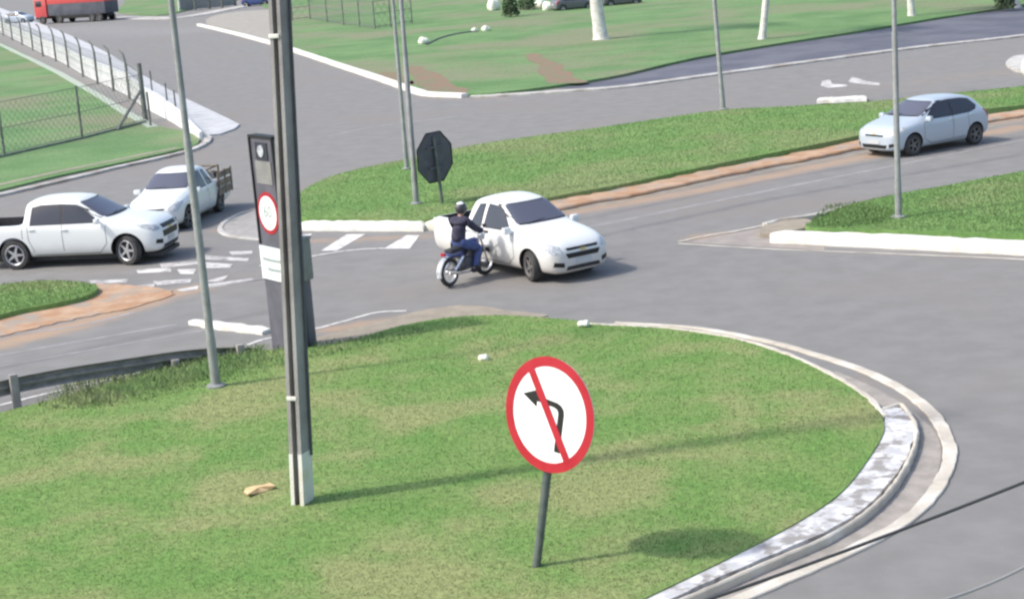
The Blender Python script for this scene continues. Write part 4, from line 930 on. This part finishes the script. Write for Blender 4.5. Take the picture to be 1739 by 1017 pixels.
def place(t, fa, contact, ang, scl=(1, 1, 1)):
    """put local ground point fa of the vehicle over ground pixel contact, heading ang"""
    g = G(*contact); c, s = math.cos(ang), math.sin(ang); fa = (fa[0] * scl[0], fa[1] * scl[1]); t.scale = scl
    t.location = (g.x - (fa[0] * c - fa[1] * s), g.y - (fa[0] * s + fa[1] * c), 0.004); t.rotation_euler = (0, 0, ang)

c1, _ = car('small_pickup', 'small white two-door pickup in the road centre with the motorcycle against its side', 'pickup truck', montana, m_paint_tint, rimm=m_drim)
place(c1, (1.335, -.78), (904, 478), R(-55), (1.09, 1.09, 1.15))
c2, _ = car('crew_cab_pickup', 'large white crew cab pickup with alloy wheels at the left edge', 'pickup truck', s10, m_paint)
place(c2, (1.55, -.86), (221, 450), R(-10), (1.04,) * 3)
c3, _ = car('hatchback', 'pale silver hatchback driving toward the camera on the right', 'car', hatch, m_silver, rimm=m_drim)
place(c3, (1.22, .78), (1551, 265), R(-148), (1.12, 1.12, 1.12))
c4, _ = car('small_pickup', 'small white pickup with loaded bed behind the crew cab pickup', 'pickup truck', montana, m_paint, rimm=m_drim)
place(c4, (1.335, .78), (321, 387), R(-101), (1.04,) * 3)
c5, _ = car('hatchback', 'dark grey parked car at the top edge left of the thick palm', 'car', hatch, m_dgrey, group='parked cars at the top edge'); place(c5, (1.22, -.78), (1000, 17), R(20))
c6, _ = car('hatchback', 'dark grey parked car at the top edge right of the thick palm', 'car', hatch, m_dgrey, group='parked cars at the top edge'); place(c6, (1.22, -.78), (1080, 9), R(20))
c7, _ = car('hatchback', 'pale car entering at the right edge behind the silver hatchback', 'car', hatch, m_silver, rimm=m_drim); place(c7, (1.22, .78), (1822, 224), R(-148))
c8, _ = car('parked_van', 'blue parked car at the top edge left of the concrete pole', 'car', hatch, m_bluev, group=None); place(c8, (-1.31, -.78), (418, 12), R(-6))
c9, _ = car('hatchback', 'pale parked car in the top left corner behind the fence', 'car', hatch, m_silver); place(c9, (1.22, -.78), (40, 40), R(-25))

# cargo on the far small pickup
def on(t, p): return Matrix.Rotation(t.rotation_euler.z, 3, 'Z') @ (Vector(p) * 1.04) + t.location
rz4 = c4.rotation_euler.z
def cargo(name, mb, m, loc, label, cat, rot=0):
    o = mb.build(name, m); o.location = on(c4, loc); o.rotation_euler = (0, 0, rz4 + rot); return tag(o, label, cat, 'scrap load on the far small pickup')
for sg in (-1, 1):
    b = MB()
    for k in range(3): b.box((-1.70, sg * .885, .62 + k * .25), (1.22, .03, .19), bev=.008)
    for x in (-1.15, -1.70, -2.25): b.box((x, sg * .905, .88), (.07, .04, .75))
    b.build('stake_side', m_rust, c4)
b = MB()
for x in (-.5, .5):
    for y in (-.55, .55): b.tube([(x, y, 0), (x, y, .78)], .045, 6)
for z in (.02, .4, .76):
    b.tube([(-.5, -.55, z), (.5, -.55, z), (.5, .55, z), (-.5, .55, z), (-.5, -.55, z)], .03, 6)
b.tube([(-.5, .55, 0), (.5, .55, .75)], .03, 6)
cargo('metal_rack', b, m_rust, (-1.70, 0, .57), 'rusty metal rack standing in the far pickup bed', 'rack')
cargo('crate', MB().box((0, 0, .25), (.55, .5, .5), bev=.02).box((0, 0, .52), (.6, .55, .04)), m_rust, (-1.42, -.30, .57), 'dark brown crate behind the cab of the far pickup', 'crate', .2)
b = bmesh.new(); bmesh.ops.create_icosphere(b, subdivisions=3, radius=1)
for v in b.verts: k = 1 + .1 * math.sin(v.co.x * 6) + .08 * math.cos(v.co.z * 9); v.co = Vector((v.co.x * .25 * k, v.co.y * .27 * k, v.co.z * .38 * k + .38))
cargo('sack', MB().bm(b), m_burlap, (-1.55, .38, .57), 'pale filled sack in the far pickup bed', 'sack')
cargo('tyre', MB().lathe([(.18, -.09), (.27, -.10), (.31, -.05), (.31, .05), (.27, .10), (.18, .09)], 24, Matrix.Translation((0, 0, .31)) @ Matrix.Rotation(R(75), 4, 'X'), closed=True), m_rub, (-2.02, .40, .57), 'black tyre propped at the rear of the far pickup bed', 'tyre')
cargo('barrel', MB().lathe([(.24, 0), (.25, .02), (.25, .3), (.265, .32), (.25, .34), (.25, .62), (.24, .65), (.0, .64)], 20), m_slate, (-2.0, -.28, .57), 'dark barrel at the rear of the far pickup bed', 'barrel')

# red truck with slate trailer, top left
t = thing('red_truck', 'red truck with dark slate trailer at the top left road', 'truck', G(130, 38), R(-28 + 180))
def bx(name, c, dm, m, par=t, bev=.08): return MB().box(c, dm, bev=bev).build(name, m, par)
cab_ = bx('cab', (4.6, 0, 2.0), (2.0, 2.4, 2.4), m_rtruck, bev=.2); bx('windscreen', (5.6, 0, 2.5), (.06, 2.0, .8), m_glass, cab_, .02); bx('bumper', (5.6, 0, .75), (.25, 2.4, .45), m_lamp, cab_, .05); bx('grille', (5.62, 0, 1.35), (.06, 1.4, .5), m_signk, cab_, .02)
for s in (-1, 1):
    bx('window', (4.8, s * 1.2, 2.5), (1.0, .04, .7), m_glass, cab_, .01); bx('headlight', (5.64, s * .95, 1.15), (.08, .35, .28), m_lamp, cab_, .03)
bx('chassis', (-.6, 0, .75), (10.0, 1.0, .3), m_signk)
bx('trailer_body', (-1.3, 0, 2.1), (9.2, 2.5, 2.3), m_slate, bev=.06)
bx('red_band', (-1.3, 0, 2.95), (9.22, 2.54, 1.1), m_rtruck, bev=.03)
bx('side_skirt', (-1.3, 0, .75), (7.0, 2.4, .4), m_signk, bev=.02)
for s in (-1, 1):
    for x in (4.4, 1.6, -3.6, -4.8): make_wheel(t, x, s * 1.1, .5, .3, 0, m_drim, 6)

# ---------------------------------------------------------------- motorcycle and rider
A_, B_ = G(756, 490), G(833, 464); ang = math.atan2((B_ - A_).y, (B_ - A_).x)
mid = (A_ + B_) / 2; WB = 1.30
MSC = 1.07
mt = thing('motorcycle', 'dark motorcycle with spoked wheels against the side of the small white pickup', 'motorcycle', (mid.x, mid.y, .004), ang)
xr, xf, rw = -.64, .64, .32
def mwheel(x, steer):
    Mx = Matrix.Rotation(R(-90), 4, 'X'); tube_ = []
    prof = [(rw - .05 + .05 * math.cos(a), .045 * math.sin(a)) for a in [2 * math.pi * k / 10 for k in range(10)]]
    o = MB().lathe(prof, 40, Mx, closed=True).build('wheel', m_rub, mt, smooth=60); o.location = (x, 0, rw); o.rotation_euler = (0, 0, steer)
    prof = [(rw - .105, -.03), (rw - .09, -.035), (rw - .085, 0), (rw - .09, .035), (rw - .105, .03)]
    MB().lathe(prof, 40, Mx, closed=True).build('rim', m_rim, o, smooth=50)
    b = MB().tube([(0, -.07, 0), (0, .07, 0)], .035, 10)
    for k in range(18):
        a = 2 * math.pi * k / 18; b.tube([(.03 * math.cos(a + .3), .05 * (-1) ** k, .03 * math.sin(a + .3)), ((rw - .1) * math.cos(a), 0, (rw - .1) * math.sin(a))], .0035, 4)
    b.build('spokes', m_rim, o); return o
mwheel(xr, 0); mwheel(xf, R(-8))
def arcf(x, r_, a0, a1, wd, n=10):
    vs = []; fs = []
    for i in range(n + 1):
        a = R(a0 + (a1 - a0) * i / n)
        for y, k in ((-wd, .96), (-wd * .7, 1), (wd * .7, 1), (wd, .96)): vs.append((x + r_ * k * math.cos(a), y, rw + r_ * k * math.sin(a)))
    for i in range(n):
        for k in range(3): fs.append((i * 4 + k, i * 4 + k + 1, i * 4 + k + 5, i * 4 + k + 4))
    return MB().add(vs, fs)
arcf(xr, rw + .05, 60, 190, .07).build('rear_fender', m_lamp, mt); arcf(xf, rw + .04, 20, 140, .06).build('front_fender', m_blue, mt)
MB().tube([(.42, 0, .88), (.30, 0, .62), (.05, 0, .30), (-.20, 0, .30), (-.25, 0, .60), (.35, 0, .78)], .022, 8).tube([(-.25, .10, .60), (-.70, .10, .66)], .015, 6).tube([(-.25, -.10, .60), (-.70, -.10, .66)], .015, 6).tube([(-.18, .09, .33), (xr, .09, rw)], .02, 6).tube([(-.18, -.09, .33), (xr, -.09, rw)], .02, 6).build('frame', m_moto, mt)
b = MB().box((.02, 0, .42), (.34, .26, .26), bev=.04).lathe([(.09, -.0), (.1, .03), (.1, .22), (.07, .26)], 14, Matrix.Translation((.14, 0, .48)) @ Matrix.Rotation(R(35), 4, 'Y'))
b.build('engine', m_signback, mt)
b = bmesh.new(); bmesh.ops.create_icosphere(b, subdivisions=3, radius=1)
for v in b.verts: v.co = Vector((v.co.x * .26 + .20, v.co.y * .14, v.co.z * .12 + .80 + v.co.x * .03))
MB().bm(b).build('fuel_tank', m_blue, mt, smooth=60)
MB().box((-.32, 0, .78), (.62, .22, .09), bev=.04).build('seat', m_black, mt)
MB().box((-.45, 0, .68), (.46, .20, .12), bev=.04).build('side_panel', m_blue, mt); MB().box((-.80, 0, .74), (.05, .12, .08), bev=.02).build('tail_light', m_red, mt)
for s in (-1, 1):
    MB().tube([(.44, s * .09, .90), (xf, s * .09, rw)], [.025, .02], 8).build('fork', m_chrome, mt)
    MB().tube([(-.28, s * .13, .60), (-.58, s * .13, .36)], .03, 8).build('shock_absorber', m_chrome, mt)
MB().tube([(.36, -.34, 1.02), (.42, -.2, 1.04), (.45, 0, .97), (.42, .2, 1.04), (.36, .34, 1.02)], .013, 8).build('handlebar', m_chrome, mt)
MB().tube([(.10, -.12, .36), (-.05, -.14, .24), (-.45, -.15, .28), (-.85, -.16, .36)], [.02, .022, .035, .045], 10).build('exhaust', m_chrome, mt)
hl = MB().lathe([(.0, .0), (.06, .01), (.085, .06), (.09, .10), (0.001, .115)], 16, Matrix.Translation((.50, 0, .90)) @ Matrix.Rotation(R(90), 4, 'Y')).build('headlight', m_lamp, mt)
for s in (-1, 1):
    MB().tube([(.38, s * .24, 1.04), (.34, s * .28, 1.18)], .006, 5).box((.34, s * .30, 1.20), (.02, .11, .07), bev=.01).build('mirror', m_moto, mt)

def skin_mesh(name, nodes, edges, m, par, lev=2, sm=60):
    me = bpy.data.meshes.new(name); me.from_pydata([n[0] for n in nodes], edges, []); o = bpy.data.objects.new(name, me); col.objects.link(o)
    md = o.modifiers.new('k', 'SKIN'); md.use_smooth_shade = True
    for i, n in enumerate(nodes):
        sv = me.skin_vertices[0].data[i]; r_ = n[1]; sv.radius = (r_, r_) if not isinstance(r_, tuple) else r_
        sv.use_root = (i == 0)
    s = o.modifiers.new('s', 'SUBSURF'); s.levels = lev; s.render_levels = lev
    m2 = eval_mesh(o); bpy.data.objects.remove(o); m2.name = name; m2.materials.clear(); m2.materials.append(m); m2.shade_smooth()
    o = bpy.data.objects.new(name, m2); col.objects.link(o)
    if par is not None: o.parent = par
    return o
nodes = []; edges = []
def nd(p, r_, par=None):
    nodes.append((p, r_)); i = len(nodes) - 1
    if par is not None: edges.append((par, i))
    return i
def rider_rig(grow=0.0, what='all'):
    global nodes, edges; nodes = []; edges = []; g = grow - (.03 if what == 'all' else 0)
    if what in ('all', 'legs'):
        pel = nd((-.22, 0, .90), (.13 + g, .15 + g))
        if what == 'legs': nd((-.20, 0, 1.02), .135 + g, pel)
        for s in (-1, 1):
            hip = nd((-.18, s * .11, .87), .095 + g * .6, pel); mth = nd((.03, s * .19, .80), .082 + g, hip); kn = nd((.22, s * .22, .72), .062 + g, mth); cf = nd((.14, s * .21, .52), .058 + g, kn); an = nd((.03, s * .19, .32), .042 + g * 1.2, cf)
            if what == 'all': hl_ = nd((.02, s * .19, .26), .04, an); nd((.16, s * .20, .24), .03, hl_)
    if what in ('all', 'torso'):
        if what == 'torso': pel = nd((-.24, 0, .90), (.145 + g, .155 + g))
        w1 = nd((-.22, 0, 1.06), (.12 + g, .14 + g), pel); ch = nd((-.16, 0, 1.27), (.125 + g, .16 + g), w1); ub = nd((-.12, 0, 1.40), (.09 + g, .12 + g), ch)
        nk = nd((-.09, 0, 1.47), .055 + g * .3, ub)
        if what == 'all': hd_ = nd((-.06, 0, 1.55), .085, nk); nd((-.04, 0, 1.65), .095, hd_)
        for s in (-1, 1):
            sh = nd((-.12, s * .19, 1.37), .062 + g, ub); el = nd((.05, s * .29, 1.17), .045 + g, sh); fa = nd((.24, s * .32, 1.10), .04 + g, el)
            if what == 'all':
                wr = nd((.33, s * .32, 1.07), .027, fa); pm = nd((.37, s * .31, 1.06), .032, wr)
                for q_, dy in enumerate((-.03, -.01, .01, .03)):
                    f1 = nd((.405, s * .31 + dy, 1.06), .0095, pm); f2_ = nd((.418, s * .31 + dy, 1.035 - .002 * q_), .009, f1); nd((.40, s * .31 + dy, 1.01), .008, f2_)
                th = nd((.365, s * (.31 - .035), 1.045), .010, pm); nd((.385, s * (.31 - .045), 1.025), .009, th)
rider_rig(0, 'all'); pn, pe = nodes, edges
body = skin_mesh('person', pn, pe, m_skin, None); body.location = mt.location; body.rotation_euler = mt.rotation_euler; body.scale = (MSC,) * 3; mt.scale = (MSC,) * 3
tag(body, 'motorcycle rider in blue jeans, dark jacket and dark helmet, seated upright', 'person')
rider_rig(.026, 'legs'); skin_mesh('jeans', nodes, edges, m_jeans, body)
rider_rig(.034, 'torso'); skin_mesh('shirt', nodes, edges, m_shirt, body)
b = bmesh.new(); bmesh.ops.create_uvsphere(b, u_segments=24, v_segments=16, radius=1)
for v in b.verts: v.co = Vector((v.co.x * .145 - .05, v.co.y * .125, v.co.z * .14 + 1.64))
hm = MB().bm(b).build('helmet', m_helmet, body, smooth=60)
b = bmesh.new(); bmesh.ops.create_uvsphere(b, u_segments=24, v_segments=16, radius=1)
bmesh.ops.delete(b, geom=[v for v in b.verts if v.co.x < .35 or abs(v.co.z) > .45], context='VERTS')
for v in b.verts: v.co = Vector((v.co.x * .152 - .05, v.co.y * .132, v.co.z * .14 + 1.63))
MB().bm(b).build('visor', m_glass, hm, smooth=60)
b = bmesh.new(); bmesh.ops.create_uvsphere(b, u_segments=24, v_segments=16, radius=1)
bmesh.ops.delete(b, geom=[v for v in b.verts if v.co.x > .1 or v.co.z < .62], context='VERTS')
for v in b.verts: v.co = Vector((v.co.x * .149 - .05, v.co.y * .129, v.co.z * .144 + 1.64))
MB().bm(b).build('helmet_patch', m_signw, hm, smooth=60)
for s in (-1, 1):
    MB().box((.08, s * .195, .245), (.27, .10, .09), bev=.035).build('shoe', m_black, body)
